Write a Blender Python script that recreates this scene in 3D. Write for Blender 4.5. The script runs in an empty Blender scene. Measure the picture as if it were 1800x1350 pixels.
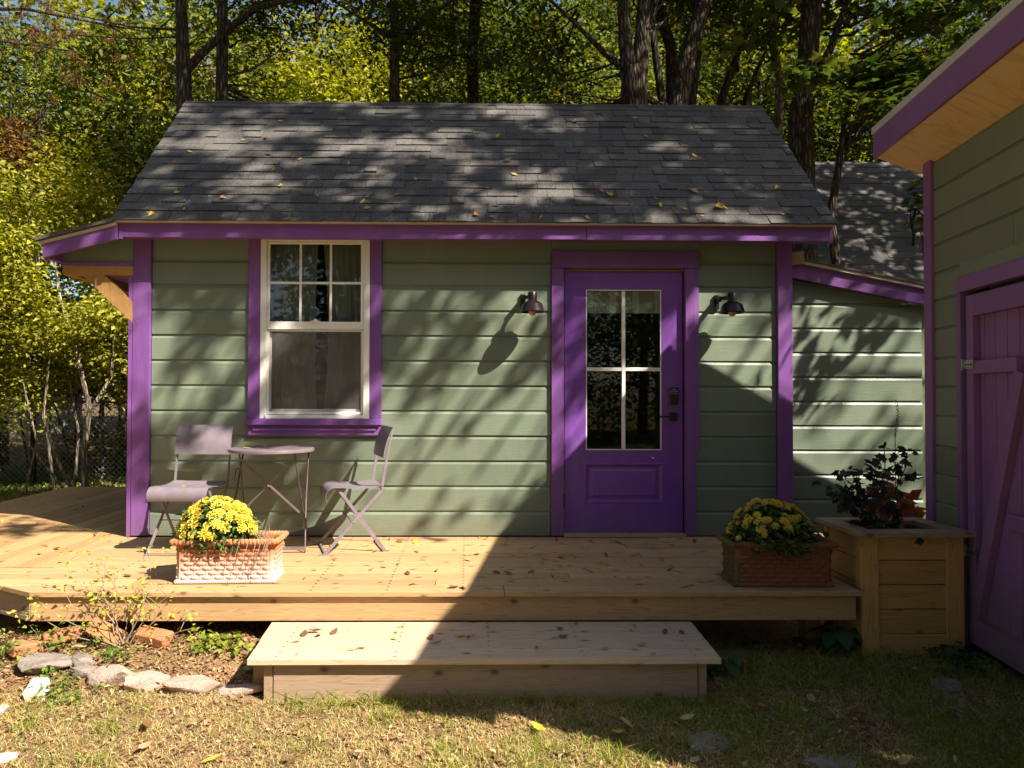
import bpy, bmesh, math, random
import numpy as np
from mathutils import Vector, Matrix, noise as mnoise

R = math.radians
sc = bpy.context.scene
col = sc.collection

# ------------------------------------------------------------------ camera, sky, sun, exposure
cam_d = bpy.data.cameras.new("camera")
cam = bpy.data.objects.new("camera", cam_d)
col.objects.link(cam)
cam_d.sensor_fit = 'HORIZONTAL'
cam_d.sensor_width = 36.0
cam_d.lens = 36.0 * 1258.0 / 1800.0
cam_d.shift_x = 60.0 / 1800.0
cam_d.clip_start = 0.05
cam_d.clip_end = 1200
cam.matrix_world = (Matrix.Translation((-0.26, -5.49, 1.07)) @ Matrix.Rotation(R(-0.84), 4, 'Z')
                    @ Matrix.Rotation(R(91.0), 4, 'X') @ Matrix.Rotation(R(0.16), 4, 'Z'))
sc.camera = cam

SUN = Vector((1.34, -1.0, 1.66)).normalized()          # towards the sun
w = bpy.data.worlds.new("World")
sc.world = w
w.use_nodes = True
nt = w.node_tree
bg = nt.nodes['Background']
sky = nt.nodes.new('ShaderNodeTexSky')
sky.sky_type = 'NISHITA'
sky.sun_disc = False
sky.sun_elevation = math.asin(SUN.z)
sky.sun_rotation = math.atan2(SUN.x, SUN.y)
sky.air_density = 1.0
sky.dust_density = 1.3
nt.links.new(sky.outputs[0], bg.inputs[0])
bg.inputs[1].default_value = 0.068

sun_d = bpy.data.lights.new("sun", 'SUN')
sun_d.energy = 5.0
sun_d.angle = R(0.53)
sun_d.color = (1.0, 0.93, 0.80)
sun = bpy.data.objects.new("sun", sun_d)
col.objects.link(sun)
sun.location = (8, -8, 12)
sun.rotation_euler = SUN.to_track_quat('Z', 'Y').to_euler()

vs = sc.view_settings
vs.view_transform = 'Standard'
vs.look = 'None'
vs.exposure = 1.33
vs.gamma = 1
vs.use_curve_mapping = False
sc.cycles.max_bounces = 8
sc.cycles.transparent_max_bounces = 16

# ------------------------------------------------------------------ object helpers
def tag(o, label=None, cat=None, group=None, kind=None):
    if label: o['label'] = label
    if cat: o['category'] = cat
    if group: o['group'] = group
    if kind: o['kind'] = kind
    return o

def empty(name, loc=(0, 0, 0), rz=0.0, **k):
    o = bpy.data.objects.new(name, None)
    o.empty_display_size = 0.1
    o.location = loc
    o.rotation_euler = (0, 0, rz)
    col.objects.link(o)
    tag(o, **k)
    return o

def link(name, me, mat=None, parent=None, loc=None, rot=None, **k):
    if mat is not None and not me.materials:
        me.materials.append(mat)
    o = bpy.data.objects.new(name, me)
    if loc is not None: o.location = loc
    if rot is not None: o.rotation_euler = rot
    if parent is not None: o.parent = parent
    col.objects.link(o)
    tag(o, **k)
    return o

class MB:
    """collects shapes and links them as ONE mesh object"""
    def __init__(s):
        s.v = []; s.f = []
    def add(s, vs_, fs_):
        n = len(s.v)
        s.v += [tuple(p) for p in vs_]
        s.f += [tuple(i + n for i in f) for f in fs_]
        return s
    def box(s, a, b, m=None):
        x0, y0, z0 = a; x1, y1, z1 = b
        P = [(x0,y0,z0),(x1,y0,z0),(x1,y1,z0),(x0,y1,z0),(x0,y0,z1),(x1,y0,z1),(x1,y1,z1),(x0,y1,z1)]
        if m is not None: P = [m @ Vector(p) for p in P]
        return s.add(P, [(0,3,2,1),(4,5,6,7),(0,1,5,4),(1,2,6,5),(2,3,7,6),(3,0,4,7)])
    def prism(s, prof, a, b, fn):
        """closed profile (u,v) swept from a to b; fn(t,u,v)->xyz"""
        n = len(prof)
        P = [fn(a, *q) for q in prof] + [fn(b, *q) for q in prof]
        F = [tuple(range(n))[::-1], tuple(range(n, 2*n))]
        F += [(i, (i+1) % n, n + (i+1) % n, n + i) for i in range(n)]
        return s.add(P, F)
    def poly(s, pts, z0, z1):
        """xy outline extruded in z"""
        n = len(pts)
        P = [(x, y, z0) for x, y in pts] + [(x, y, z1) for x, y in pts]
        F = [tuple(range(n))[::-1], tuple(range(n, 2*n))]
        F += [(i, (i+1) % n, n + (i+1) % n, n + i) for i in range(n)]
        return s.add(P, F)
    def tube(s, pts, rad, n=8, cap=True):
        pts = [Vector(p) for p in pts]
        if not hasattr(rad, '__len__'): rad = [rad] * len(pts)
        P = []; F = []
        up = Vector((0.13, 0.21, 1)).normalized()
        prev = None
        for i, p in enumerate(pts):
            d = (pts[min(i+1, len(pts)-1)] - pts[max(i-1, 0)])
            d = d.normalized() if d.length > 1e-9 else Vector((0, 0, 1))
            if prev is None:
                a = d.cross(up)
                if a.length < 1e-3: a = d.cross(Vector((1, 0, 0)))
            else:
                a = prev - d * prev.dot(d)
            a.normalize(); prev = a
            b = d.cross(a)
            for k in range(n):
                t = 2 * math.pi * k / n
                P.append(p + (a * math.cos(t) + b * math.sin(t)) * rad[i])
        for i in range(len(pts) - 1):
            for k in range(n):
                F.append((i*n + k, i*n + (k+1) % n, (i+1)*n + (k+1) % n, (i+1)*n + k))
        if cap:
            F.append(tuple(range(n))[::-1]); F.append(tuple((len(pts)-1)*n + k for k in range(n)))
        return s.add(P, F)
    def bar(s, p, q, wd, th, side=Vector((1, 0, 0))):
        """flat bar from p to q, width wd along side, thickness th"""
        p = Vector(p); q = Vector(q); d = (q - p).normalized()
        a = (side - d * side.dot(d)).normalized(); b = d.cross(a)
        P = []
        for c in (p, q):
            for sa, sb in ((-1,-1),(1,-1),(1,1),(-1,1)):
                P.append(c + a * (sa * wd / 2) + b * (sb * th / 2))
        return s.add(P, [(0,3,2,1),(4,5,6,7),(0,1,5,4),(1,2,6,5),(2,3,7,6),(3,0,4,7)])
    def lathe(s, prof, c=(0, 0, 0), n=24):
        cx, cy, cz = c
        P = []; F = []
        for r, z in prof:
            for k in range(n):
                t = 2 * math.pi * k / n
                P.append((cx + r * math.cos(t), cy + r * math.sin(t), cz + z))
        for i in range(len(prof) - 1):
            for k in range(n):
                F.append((i*n + k, i*n + (k+1) % n, (i+1)*n + (k+1) % n, (i+1)*n + k))
        return s.add(P, F)
    def blob(s, c, r, rng=None, nu=6, nv=4, jit=0.0, m=None):
        cx, cy, cz = c
        P = [(0, 0, -1)]
        for j in range(1, nv):
            ph = -math.pi/2 + math.pi * j / nv
            for k in range(nu):
                t = 2 * math.pi * k / nu
                P.append((math.cos(ph)*math.cos(t), math.cos(ph)*math.sin(t), math.sin(ph)))
        P.append((0, 0, 1))
        Q = []
        for p in P:
            q = Vector(p)
            if rng and jit: q *= 1 + rng.uniform(-jit, jit)
            q = Vector((q.x * r[0], q.y * r[1], q.z * r[2]))
            if m is not None: q = m @ q
            Q.append(q + Vector(c))
        F = [(0, 1 + (k+1) % nu, 1 + k) for k in range(nu)]
        for j in range(nv - 2):
            for k in range(nu):
                a = 1 + j*nu + k; b = 1 + j*nu + (k+1) % nu
                F.append((a, b, b + nu, a + nu))
        L = len(P) - 1; o = 1 + (nv-2)*nu
        F += [(o + k, o + (k+1) % nu, L) for k in range(nu)]
        return s.add(Q, F)
    def mesh(s, name, bevel=0, smooth=False):
        me = bpy.data.meshes.new(name)
        me.from_pydata(s.v, [], s.f)
        if bevel:
            bm = bmesh.new(); bm.from_mesh(me)
            bmesh.ops.bevel(bm, geom=bm.edges[:], offset=bevel, segments=1, affect='EDGES', profile=0.5)
            bm.to_mesh(me); bm.free()
        if smooth:
            me.polygons.foreach_set('use_smooth', [True] * len(me.polygons))
            me.set_sharp_from_angle(angle=R(40))
        me.update()
        return me
    def build(s, name, mat, parent=None, bevel=0, smooth=False, **k):
        return link(name, s.mesh(name, bevel, smooth), mat, parent, **k)

def fastmesh(name, V, F, mat):
    """V (n,3) float, F (m,k) int, all faces k-gons"""
    V = np.asarray(V, np.float32); F = np.asarray(F, np.int32)
    me = bpy.data.meshes.new(name)
    k = F.shape[1]
    me.vertices.add(len(V)); me.vertices.foreach_set('co', V.ravel())
    me.loops.add(F.size); me.loops.foreach_set('vertex_index', F.ravel())
    me.polygons.add(len(F))
    me.polygons.foreach_set('loop_start', np.arange(len(F), dtype=np.int32) * k)
    me.update(calc_edges=True)
    me.validate()
    me.materials.append(mat)
    return me

# ------------------------------------------------------------------ materials
class NT:
    def __init__(s, name):
        s.m = bpy.data.materials.new(name); s.m.use_nodes = True
        s.t = s.m.node_tree; s.t.nodes.clear()
        s.out = s.n('ShaderNodeOutputMaterial')
    def n(s, ty, inp=None, **a):
        o = s.t.nodes.new(ty)
        for k, v in a.items(): setattr(o, k, v)
        if inp:
            for k, v in inp.items():
                if hasattr(v, 'is_output') or isinstance(v, bpy.types.NodeSocket): s.t.links.new(v, o.inputs[k])
                else: o.inputs[k].default_value = v
        return o
    def math(s, op, a, b=0.0, c=None, clamp=False):
        i = {0: a, 1: b}
        if c is not None: i[2] = c
        o = s.n('ShaderNodeMath', i, operation=op); o.use_clamp = clamp
        return o.outputs[0]
    def ramp(s, fac, stops, interp='LINEAR'):
        o = s.n('ShaderNodeValToRGB', {0: fac}); cr = o.color_ramp; cr.interpolation = interp
        while len(cr.elements) < len(stops): cr.elements.new(0.5)
        for e, (p, c) in zip(cr.elements, stops):
            e.position = p
            e.color = (c[0], c[1], c[2], 1) if hasattr(c, '__len__') else (c, c, c, 1)
        return o.outputs[0]
    def mix(s, fac, a, b, mode='MIX'):
        o = s.n('ShaderNodeMix', data_type='RGBA', blend_type=mode)
        for idx, v in ((0, fac), (6, a), (7, b)):
            if isinstance(v, bpy.types.NodeSocket): s.t.links.new(v, o.inputs[idx])
            else: o.inputs[idx].default_value = v if not hasattr(v, '__len__') else (*v[:3], 1)
        return o.outputs[2]
    def noise(s, vec, scale, detail=4, rough=0.55, dist=0.0):
        return s.n('ShaderNodeTexNoise', {'Vector': vec, 'Scale': scale, 'Detail': detail, 'Roughness': rough, 'Distortion': dist}).outputs[0]
    def coords(s, stretch=(1, 1, 1), per_object=0.0):
        c = s.n('ShaderNodeTexCoord').outputs['Object']
        if per_object:
            r = s.n('ShaderNodeObjectInfo').outputs['Random']
            off = s.n('ShaderNodeCombineXYZ', {0: s.math('MULTIPLY', r, per_object), 1: s.math('MULTIPLY', r, per_object * 0.73), 2: s.math('MULTIPLY', r, per_object * 1.31)}).outputs[0]
            c = s.n('ShaderNodeVectorMath', {0: c, 1: off}, operation='ADD').outputs[0]
        return s.n('ShaderNodeVectorMath', {0: c, 1: stretch}, operation='MULTIPLY').outputs[0]
    def bsdf(s, color, rough=0.6, bump=None, bstr=0.3, bdist=0.002, spec=0.4, metal=0.0, **k):
        i = {'Base Color': color if isinstance(color, bpy.types.NodeSocket) else (*color[:3], 1),
             'Roughness': rough, 'Specular IOR Level': spec, 'Metallic': metal}
        i.update(k)
        b = s.n('ShaderNodeBsdfPrincipled', i)
        if bump is not None:
            bp = s.n('ShaderNodeBump', {'Strength': bstr, 'Distance': bdist, 'Height': bump})
            s.t.links.new(bp.outputs[0], b.inputs['Normal'])
        return b.outputs[0]
    def done(s, sh):
        s.t.links.new(sh, s.out.inputs[0]); return s.m

def sc3(c, k): return tuple(min(1, x * k) for x in c)

def paint(name, c, axis='x', var=0.12, rough=0.45, grain=0.5):
    t = NT(name)
    st = {'x': (1.2, 14, 26), 'z': (22, 14, 1.0), 'y': (22, 1.0, 22)}[axis]
    v = t.coords((1, 1, 1), 11)
    g = t.noise(t.coords(st, 11), 5, 5, 0.6)
    big = t.noise(v, 2.2, 3)
    fine = t.noise(v, 60, 2)
    cc = t.ramp(big, [(0.3, sc3(c, 1 - var)), (0.7, sc3(c, 1 + var))])
    cc = t.mix(t.math('MULTIPLY', g, 0.35), cc, sc3(c, 0.8))
    rnd = t.n('ShaderNodeObjectInfo').outputs['Random']
    cc = t.mix(0.5, cc, t.mix(rnd, sc3(c, 0.78), sc3(c, 1.14)))
    # nail heads and small chips of the coat
    vo = t.n('ShaderNodeTexVoronoi', {'Vector': v, 'Scale': 6.0}, feature='F1')
    spot = t.math('LESS_THAN', vo.outputs['Distance'], 0.022)
    pick = t.math('GREATER_THAN', t.n('ShaderNodeSeparateColor', {0: vo.outputs['Color']}).outputs[0], 0.55)
    cc = t.mix(t.math('MULTIPLY', spot, pick), cc, sc3(c, 0.35))
    # dust and rain splash marks
    dn = t.ramp(t.noise(t.coords((3, 3, 0.6), 3), 3, 6, 0.7), [(0.50, 0), (0.75, 0.40)])
    cc = t.mix(dn, cc, (c[0] * 0.7 + 0.12, c[1] * 0.7 + 0.10, c[2] * 0.7 + 0.07))
    zp = t.n('ShaderNodeSeparateXYZ', {0: t.n('ShaderNodeNewGeometry').outputs['Position']}).outputs[2]
    sp_l = t.ramp(t.math('ADD', zp, t.math('MULTIPLY', t.noise(t.coords((9, 9, 9)), 2, 5, 0.7), 0.35)), [(0.10, 0.55), (0.36, 0.0)])
    cc = t.mix(sp_l, cc, (0.16, 0.12, 0.085))
    bmp = t.math('ADD', t.math('MULTIPLY', g, grain), t.math('MULTIPLY', fine, 0.25))
    return t.done(t.bsdf(cc, t.ramp(big, [(0.2, rough - 0.08), (0.8, rough + 0.12)]), bmp, 0.75, 0.004))

def wood(name, light, dark, axis='x', gray=0.0, knots=True, rough=0.65, per=17.0, bump=0.4):
    t = NT(name)
    k = {'x': (0.55, 9, 9), 'y': (9, 0.55, 9), 'z': (9, 9, 0.55)}[axis]
    v = t.coords(k, per)
    warp = t.noise(v, 0.9, 3, 0.5)
    base = t.n('ShaderNodeVectorMath', {0: v, 1: t.n('ShaderNodeCombineXYZ', {0: warp, 1: t.math('MULTIPLY', warp, 1.8), 2: t.math('MULTIPLY', warp, 1.8)}).outputs[0]}, operation='ADD').outputs[0]
    rings = t.noise(base, 2.4, 2, 0.5, 0.6)
    rr = t.math('FRACT', t.math('MULTIPLY', rings, 9.0))
    late = t.ramp(rr, [(0.0, 0.0), (0.7, 0.25), (0.93, 1.0), (1.0, 0.1)])
    fine = t.noise(t.coords(tuple(q * (1.5 if q < 1 else 9) for q in k), per), 3, 3, 0.7)
    cc = t.mix(t.math('MULTIPLY', late, 0.75), light, dark)
    cc = t.mix(t.math('MULTIPLY', fine, 0.45), cc, sc3(dark, 0.9))
    big = t.noise(t.coords(tuple(q * (0.9 if q < 1 else 0.12) for q in k), per), 2.5, 3)
    cc = t.mix(t.ramp(big, [(0.35, 0.0), (0.75, 0.45)]), cc, sc3(light, 0.72))
    rnd = t.n('ShaderNodeObjectInfo').outputs['Random']
    cc = t.mix(1.0, cc, t.mix(rnd, (0.80, 0.78, 0.76), (1.12, 1.10, 1.06)), 'MULTIPLY')
    if gray: cc = t.mix(gray, cc, (0.30, 0.27, 0.25))
    if knots:
        sx = t.n('ShaderNodeSeparateXYZ', {0: t.coords((1, 1, 1), per * 1.7)}).outputs
        ia, ib, ic = {'x': (0, 1, 2), 'y': (1, 0, 2), 'z': (2, 0, 1)}[axis]
        kv = t.n('ShaderNodeCombineXYZ', {0: t.math('MULTIPLY', sx[ia], 4.2), 1: t.math('MULTIPLY', t.math('ADD', sx[ib], sx[ic]), 6.5)}).outputs[0]
        vo = t.n('ShaderNodeTexVoronoi', {'Vector': kv, 'Scale': 1.0}, feature='F1', voronoi_dimensions='2D')
        pick = t.math('GREATER_THAN', t.n('ShaderNodeSeparateColor', {0: vo.outputs['Color']})  .outputs[1], 0.56)
        kn = t.math('MULTIPLY', t.ramp(vo.outputs['Distance'], [(0.03, 1.0), (0.07, 0.75), (0.09, 0.30), (0.17, 0.0)]), pick)
        cc = t.mix(t.math('MULTIPLY', kn, 0.85), cc, sc3(dark, 0.38))
    b = t.math('ADD', t.math('MULTIPLY', late, 0.5), t.math('MULTIPLY', fine, 0.7))
    return t.done(t.bsdf(cc, rough, b, bump, 0.002, 0.3))

def leafmat(name, stops, trans=0.35, rough=0.45, vein=False):
    t = NT(name)
    r = t.n('ShaderNodeNewGeometry').outputs['Random Per Island']
    o = t.n('ShaderNodeObjectInfo').outputs['Random']
    f = t.math('FRACT', t.math('ADD', r, o))
    c = t.ramp(f, stops)
    n = t.noise(t.n('ShaderNodeTexCoord').outputs['Object'], 0.7, 2)
    c = t.mix(t.ramp(n, [(0.35, 0.0), (0.7, 0.5)]), c, t.n('ShaderNodeHueSaturation', {'Color': c, 'Value': 0.6, 'Saturation': 1.0}).outputs[0])
    b = t.n('ShaderNodeBsdfPrincipled', {'Base Color': c, 'Roughness': 0.6, 'Specular IOR Level': 0.14}).outputs[0]
    tr = t.n('ShaderNodeBsdfTranslucent', {'Color': t.n('ShaderNodeHueSaturation', {'Color': c, 'Value': 1.35, 'Saturation': 1.2}).outputs[0]}).outputs[0]
    return t.done(t.n('ShaderNodeMixShader', {0: trans, 1: b, 2: tr}).outputs[0])

def plain(name, c, rough=0.6, metal=0.0, nscale=8, var=0.15, bump=0.1, spec=0.4):
    t = NT(name)
    v = t.coords((1, 1, 1), 5)
    n = t.noise(v, nscale, 4)
    f = t.noise(v, nscale * 9, 3)
    cc = t.ramp(n, [(0.3, sc3(c, 1 - var)), (0.7, sc3(c, 1 + var))])
    return t.done(t.bsdf(cc, rough, t.math('ADD', n, t.math('MULTIPLY', f, 0.6)), bump, 0.004, spec, metal))

def bark(name, c1, c2, moss=0.15):
    t = NT(name)
    v = t.coords((7, 7, 1.4))
    n = t.noise(v, 3.2, 5, 0.65, 0.8)
    vo = t.n('ShaderNodeTexVoronoi', {'Vector': t.coords((9, 9, 1.6)), 'Scale': 3.0}, feature='DISTANCE_TO_EDGE').outputs['Distance']
    cr = t.ramp(vo, [(0.0, 0.0), (0.25, 1.0)])
    c = t.ramp(t.math('MULTIPLY', n, cr), [(0.1, sc3(c1, 0.45)), (0.35, c1), (0.6, c2)])
    big = t.noise(t.coords((1, 1, 0.5)), 1.6, 3)
    c = t.mix(t.ramp(big, [(0.5, 0), (0.7, moss)]), c, (0.09, 0.11, 0.05))
    return t.done(t.bsdf(c, 0.9, t.math('ADD', cr, n), 0.9, 0.02, 0.15))

GREEN = (0.176, 0.214, 0.152)
PURPLE = (0.205, 0.076, 0.290)
M = {}
M['green'] = paint('green_siding_paint', GREEN, 'x', 0.10, 0.42)
M['green_z'] = paint('green_siding_paint_side', (0.215, 0.240, 0.145), 'y', 0.10, 0.5)
M['purple'] = paint('purple_trim_paint', PURPLE, 'x', 0.08, 0.40, 0.6)
M['purple_z'] = paint('purple_post_paint', PURPLE, 'z', 0.08, 0.40, 0.6)
M['purple_door'] = paint('purple_door_paint', (0.190, 0.064, 0.330), 'z', 0.05, 0.36, 0.15)
M['purple_shed'] = paint('purple_shed_paint', (0.270, 0.118, 0.275), 'z', 0.10, 0.5, 0.6)
M['deck_x'] = wood('deck_pine_along', (0.60, 0.385, 0.195), (0.31, 0.17, 0.075), 'x')
M['deck_y'] = wood('deck_pine_across', (0.55, 0.340, 0.160), (0.31, 0.165, 0.065), 'y')
M['pine_z'] = wood('upright_pine', (0.60, 0.40, 0.18), (0.36, 0.20, 0.07), 'z')
M['box'] = wood('orange_cedar_box', (0.66, 0.39, 0.14), (0.38, 0.19, 0.055), 'x')
M['box_y'] = wood('orange_cedar_side', (0.66, 0.39, 0.14), (0.38, 0.19, 0.055), 'y')
M['box_z'] = wood('orange_cedar_post', (0.70, 0.42, 0.15), (0.40, 0.20, 0.06), 'z')
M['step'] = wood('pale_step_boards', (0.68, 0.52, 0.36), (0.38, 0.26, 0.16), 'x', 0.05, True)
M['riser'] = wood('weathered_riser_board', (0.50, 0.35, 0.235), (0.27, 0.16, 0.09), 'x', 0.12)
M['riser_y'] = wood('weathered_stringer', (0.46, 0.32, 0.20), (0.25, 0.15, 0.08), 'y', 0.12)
M['brace'] = wood('raw_timber', (0.52, 0.30, 0.11), (0.32, 0.15, 0.05), 'z')
M['rawjamb'] = plain('raw_jamb_edge', (0.65, 0.30, 0.10), 0.6)
M['white'] = plain('white_vinyl', (0.80, 0.77, 0.71), 0.35, nscale=3, var=0.04, bump=0.03)
M['metal_edge'] = plain('cream_drip_edge', (0.50, 0.42, 0.30), 0.4, 0.0, 3, 0.06, 0.05)
M['white_edge'] = plain('pale_metal_flashing', (0.62, 0.56, 0.50), 0.35, 0.0, 3, 0.06, 0.05)
M['soil'] = plain('dark_potting_soil', (0.028, 0.018, 0.012), 0.95, nscale=40, var=0.5, bump=1.0)
M['black'] = plain('black_powder_coat', (0.018, 0.016, 0.017), 0.35, 0.0, 20, 0.1, 0.1, 0.5)
M['bronze'] = plain('dark_bronze_metal', (0.045, 0.034, 0.036), 0.32, 0.75, 8, 0.15, 0.05)
M['chair'] = plain('mauve_painted_steel', (0.205, 0.165, 0.190), 0.42, 0.0, 12, 0.14, 0.06)
M['table'] = plain('mauve_table_steel', (0.180, 0.138, 0.155), 0.42, 0.0, 12, 0.2, 0.06)
M['rod'] = plain('dull_steel_rod', (0.10, 0.062, 0.070), 0.5, 0.2, 12, 0.2, 0.06)
M['galv'] = plain('galvanised_steel', (0.45, 0.43, 0.38), 0.4, 0.8, 30, 0.25, 0.1)
M['fence'] = plain('chain_link_wire', (0.42, 0.42, 0.40), 0.45, 0.6, 30, 0.2, 0.1)
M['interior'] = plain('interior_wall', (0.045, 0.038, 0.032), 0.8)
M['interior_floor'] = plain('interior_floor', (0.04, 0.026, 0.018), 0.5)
M['concrete'] = plain('far_wall_render', (0.20, 0.20, 0.19), 0.9, nscale=2)

def ply():
    t = NT('plywood_soffit')
    v = t.coords((0.8, 3.2, 1))
    n = t.noise(v, 1.2, 3, 0.5, 1.2)
    rr = t.math('FRACT', t.math('MULTIPLY', n, 6.5))
    l = t.ramp(rr, [(0, 0), (0.75, 0.15), (0.92, 0.9), (1, 0.0)])
    f = t.noise(t.coords((3, 40, 3)), 4, 3, 0.7)
    c = t.mix(t.math('MULTIPLY', l, 0.55), (0.80, 0.52, 0.24), (0.52, 0.27, 0.09))
    c = t.mix(t.math('MULTIPLY', f, 0.25), c, (0.62, 0.36, 0.14))
    return t.done(t.bsdf(c, 0.6, f, 0.2, 0.001))
M['ply'] = ply()

def shingle_mat():
    t = NT('asphalt_shingle')
    o = t.n('ShaderNodeObjectInfo').outputs['Random']
    r = t.n('ShaderNodeNewGeometry').outputs['Random Per Island']
    f = t.math('FRACT', t.math('ADD', t.math('MULTIPLY', o, 7.3), r))
    wc = t.n('ShaderNodeTexCoord').outputs['Object']
    geo = t.n('ShaderNodeNewGeometry').outputs['Position']
    gr = t.noise(geo, 260, 2, 0.7)
    sp = t.noise(geo, 70, 3, 0.7)
    base = t.ramp(f, [(0.0, (0.045, 0.044, 0.046)), (0.35, (0.085, 0.080, 0.078)), (0.6, (0.125, 0.117, 0.110)), (0.85, (0.070, 0.060, 0.057)), (1.0, (0.16, 0.150, 0.140))])
    c = t.mix(t.ramp(gr, [(0.35, 0), (0.7, 0.5)]), base, (0.33, 0.30, 0.27))
    c = t.mix(t.ramp(sp, [(0.4, 0.0), (0.6, 0.5)]), c, (0.024, 0.023, 0.025))
    return t.done(t.bsdf(c, 0.92, t.math('ADD', gr, sp), 1.0, 0.004, 0.2))
M['shingle'] = shingle_mat()

def glass_mat(name, tint=(0.9, 0.93, 0.92), strength=1.0):
    t = NT(name)
    fr = t.n('ShaderNodeFresnel', {'IOR': 1.5}).outputs[0]
    f = t.math('MULTIPLY', fr, 1.15 * strength, clamp=True)
    tr = t.n('ShaderNodeBsdfTransparent', {'Color': (*tint, 1)}).outputs[0]
    v = t.coords((1, 1, 1), 3)
    bp = t.n('ShaderNodeBump', {'Strength': 0.05, 'Distance': 0.01, 'Height': t.noise(v, 1.5, 2)})
    gl = t.n('ShaderNodeBsdfGlossy', {'Roughness': 0.015, 'Normal': bp.outputs[0]}).outputs[0]
    return t.done(t.n('ShaderNodeMixShader', {0: f, 1: tr, 2: gl}).outputs[0])
M['glass'] = glass_mat('window_glass')
M['door_glass'] = glass_mat('door_glass', (0.80, 0.82, 0.78), 0.6)

def screen_mat():
    t = NT('insect_screen')
    tr = t.n('ShaderNodeBsdfTransparent').outputs[0]
    df = t.n('ShaderNodeBsdfDiffuse', {'Color': (0.20, 0.175, 0.165, 1)}).outputs[0]
    return t.done(t.n('ShaderNodeMixShader', {0: 0.34, 1: tr, 2: df}).outputs[0])
M['screen'] = screen_mat()

def curtain_mat():
    t = NT('pale_curtain_cloth')
    v = t.coords((30, 30, 2))
    f = t.noise(v, 6, 3)
    c = t.ramp(f, [(0.3, (0.68, 0.65, 0.60)), (0.7, (0.80, 0.77, 0.72))])
    b = t.n('ShaderNodeBsdfDiffuse', {'Color': c}).outputs[0]
    tr = t.n('ShaderNodeBsdfTranslucent', {'Color': c}).outputs[0]
    return t.done(t.n('ShaderNodeMixShader', {0: 0.25, 1: b, 2: tr}).outputs[0])
M['curtain'] = curtain_mat()

def striped_shade():
    t = NT('striped_roller_shade')
    x = t.n('ShaderNodeSeparateXYZ', {0: t.coords((1, 1, 1))}).outputs[0]
    s = t.math('FRACT', t.math('MULTIPLY', x, 5.6))
    m = t.math('GREATER_THAN', s, 0.72)
    c = t.mix(m, (0.55, 0.53, 0.40), (0.80, 0.78, 0.70))
    return t.done(t.bsdf(c, 0.9))
M['shade'] = striped_shade()

def terracotta(name, salt, moss):
    t = NT(name)
    v = t.coords((1, 1, 1), 3)
    n = t.noise(v, 9, 5, 0.65)
    f = t.noise(v, 90, 3)
    c = t.ramp(n, [(0.3, (0.36, 0.125, 0.052)), (0.55, (0.50, 0.19, 0.085)), (0.75, (0.56, 0.25, 0.12))])
    gp = t.n('ShaderNodeSeparateXYZ', {0: t.n('ShaderNodeNewGeometry').outputs['Position']}).outputs
    z = gp[2]
    zz = t.math('ADD', z, t.math('MULTIPLY', n, 0.10))
    if salt: c = t.mix(t.ramp(zz, [(0.08, 0.70), (0.16, 0.34), (0.24, 0.0)]), c, (0.74, 0.66, 0.60))
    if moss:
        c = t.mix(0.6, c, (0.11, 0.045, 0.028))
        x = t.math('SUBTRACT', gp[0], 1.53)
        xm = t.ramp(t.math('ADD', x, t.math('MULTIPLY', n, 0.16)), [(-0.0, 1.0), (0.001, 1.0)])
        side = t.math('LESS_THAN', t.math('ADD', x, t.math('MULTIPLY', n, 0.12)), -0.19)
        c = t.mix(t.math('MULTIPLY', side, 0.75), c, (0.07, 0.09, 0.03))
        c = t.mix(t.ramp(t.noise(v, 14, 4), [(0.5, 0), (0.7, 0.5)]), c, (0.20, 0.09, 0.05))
    return t.done(t.bsdf(c, 0.85, t.math('ADD', n, f), 0.3, 0.004, 0.2))
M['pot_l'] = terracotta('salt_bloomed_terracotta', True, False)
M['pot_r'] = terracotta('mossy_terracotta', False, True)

def ground_mat():
    t = NT('soil_and_leaf_mould')
    g = t.n('ShaderNodeNewGeometry').outputs['Position']
    a = t.noise(g, 1.3, 5, 0.6)
    b = t.noise(g, 17, 5, 0.7)
    c_ = t.noise(g, 70, 4, 0.7)
    vo = t.n('ShaderNodeTexVoronoi', {'Vector': g, 'Scale': 42.0}, feature='F1')
    c = t.ramp(b, [(0.25, (0.14, 0.080, 0.042)), (0.5, (0.31, 0.19, 0.105)), (0.75, (0.50, 0.34, 0.19))])
    c = t.mix(t.ramp(a, [(0.4, 0.0), (0.62, 0.55)]), c, (0.150, 0.120, 0.040))
    c = t.mix(t.math('MULTIPLY', t.math('GREATER_THAN', t.n('ShaderNodeSeparateColor', {0: vo.outputs['Color']}).outputs[0], 0.6), 0.6), c, t.mix(t.n('ShaderNodeSeparateColor', {0: vo.outputs['Color']}).outputs[1], (0.40, 0.22, 0.10), (0.16, 0.08, 0.04)))
    yy = t.n('ShaderNodeSeparateXYZ', {0: g}).outputs[1]
    lawn = t.math('MULTIPLY', t.math('LESS_THAN', yy, -3.2), t.ramp(a, [(0.30, 0.95), (0.62, 0.45)]))
    c = t.mix(lawn, c, t.mix(b, (0.045, 0.075, 0.015), (0.13, 0.15, 0.035)))
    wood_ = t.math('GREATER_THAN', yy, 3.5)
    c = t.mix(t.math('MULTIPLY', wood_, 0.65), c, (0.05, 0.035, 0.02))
    return t.done(t.bsdf(c, 0.95, t.math('ADD', b, c_), 1.0, 0.02, 0.1))
M['ground'] = ground_mat()

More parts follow.
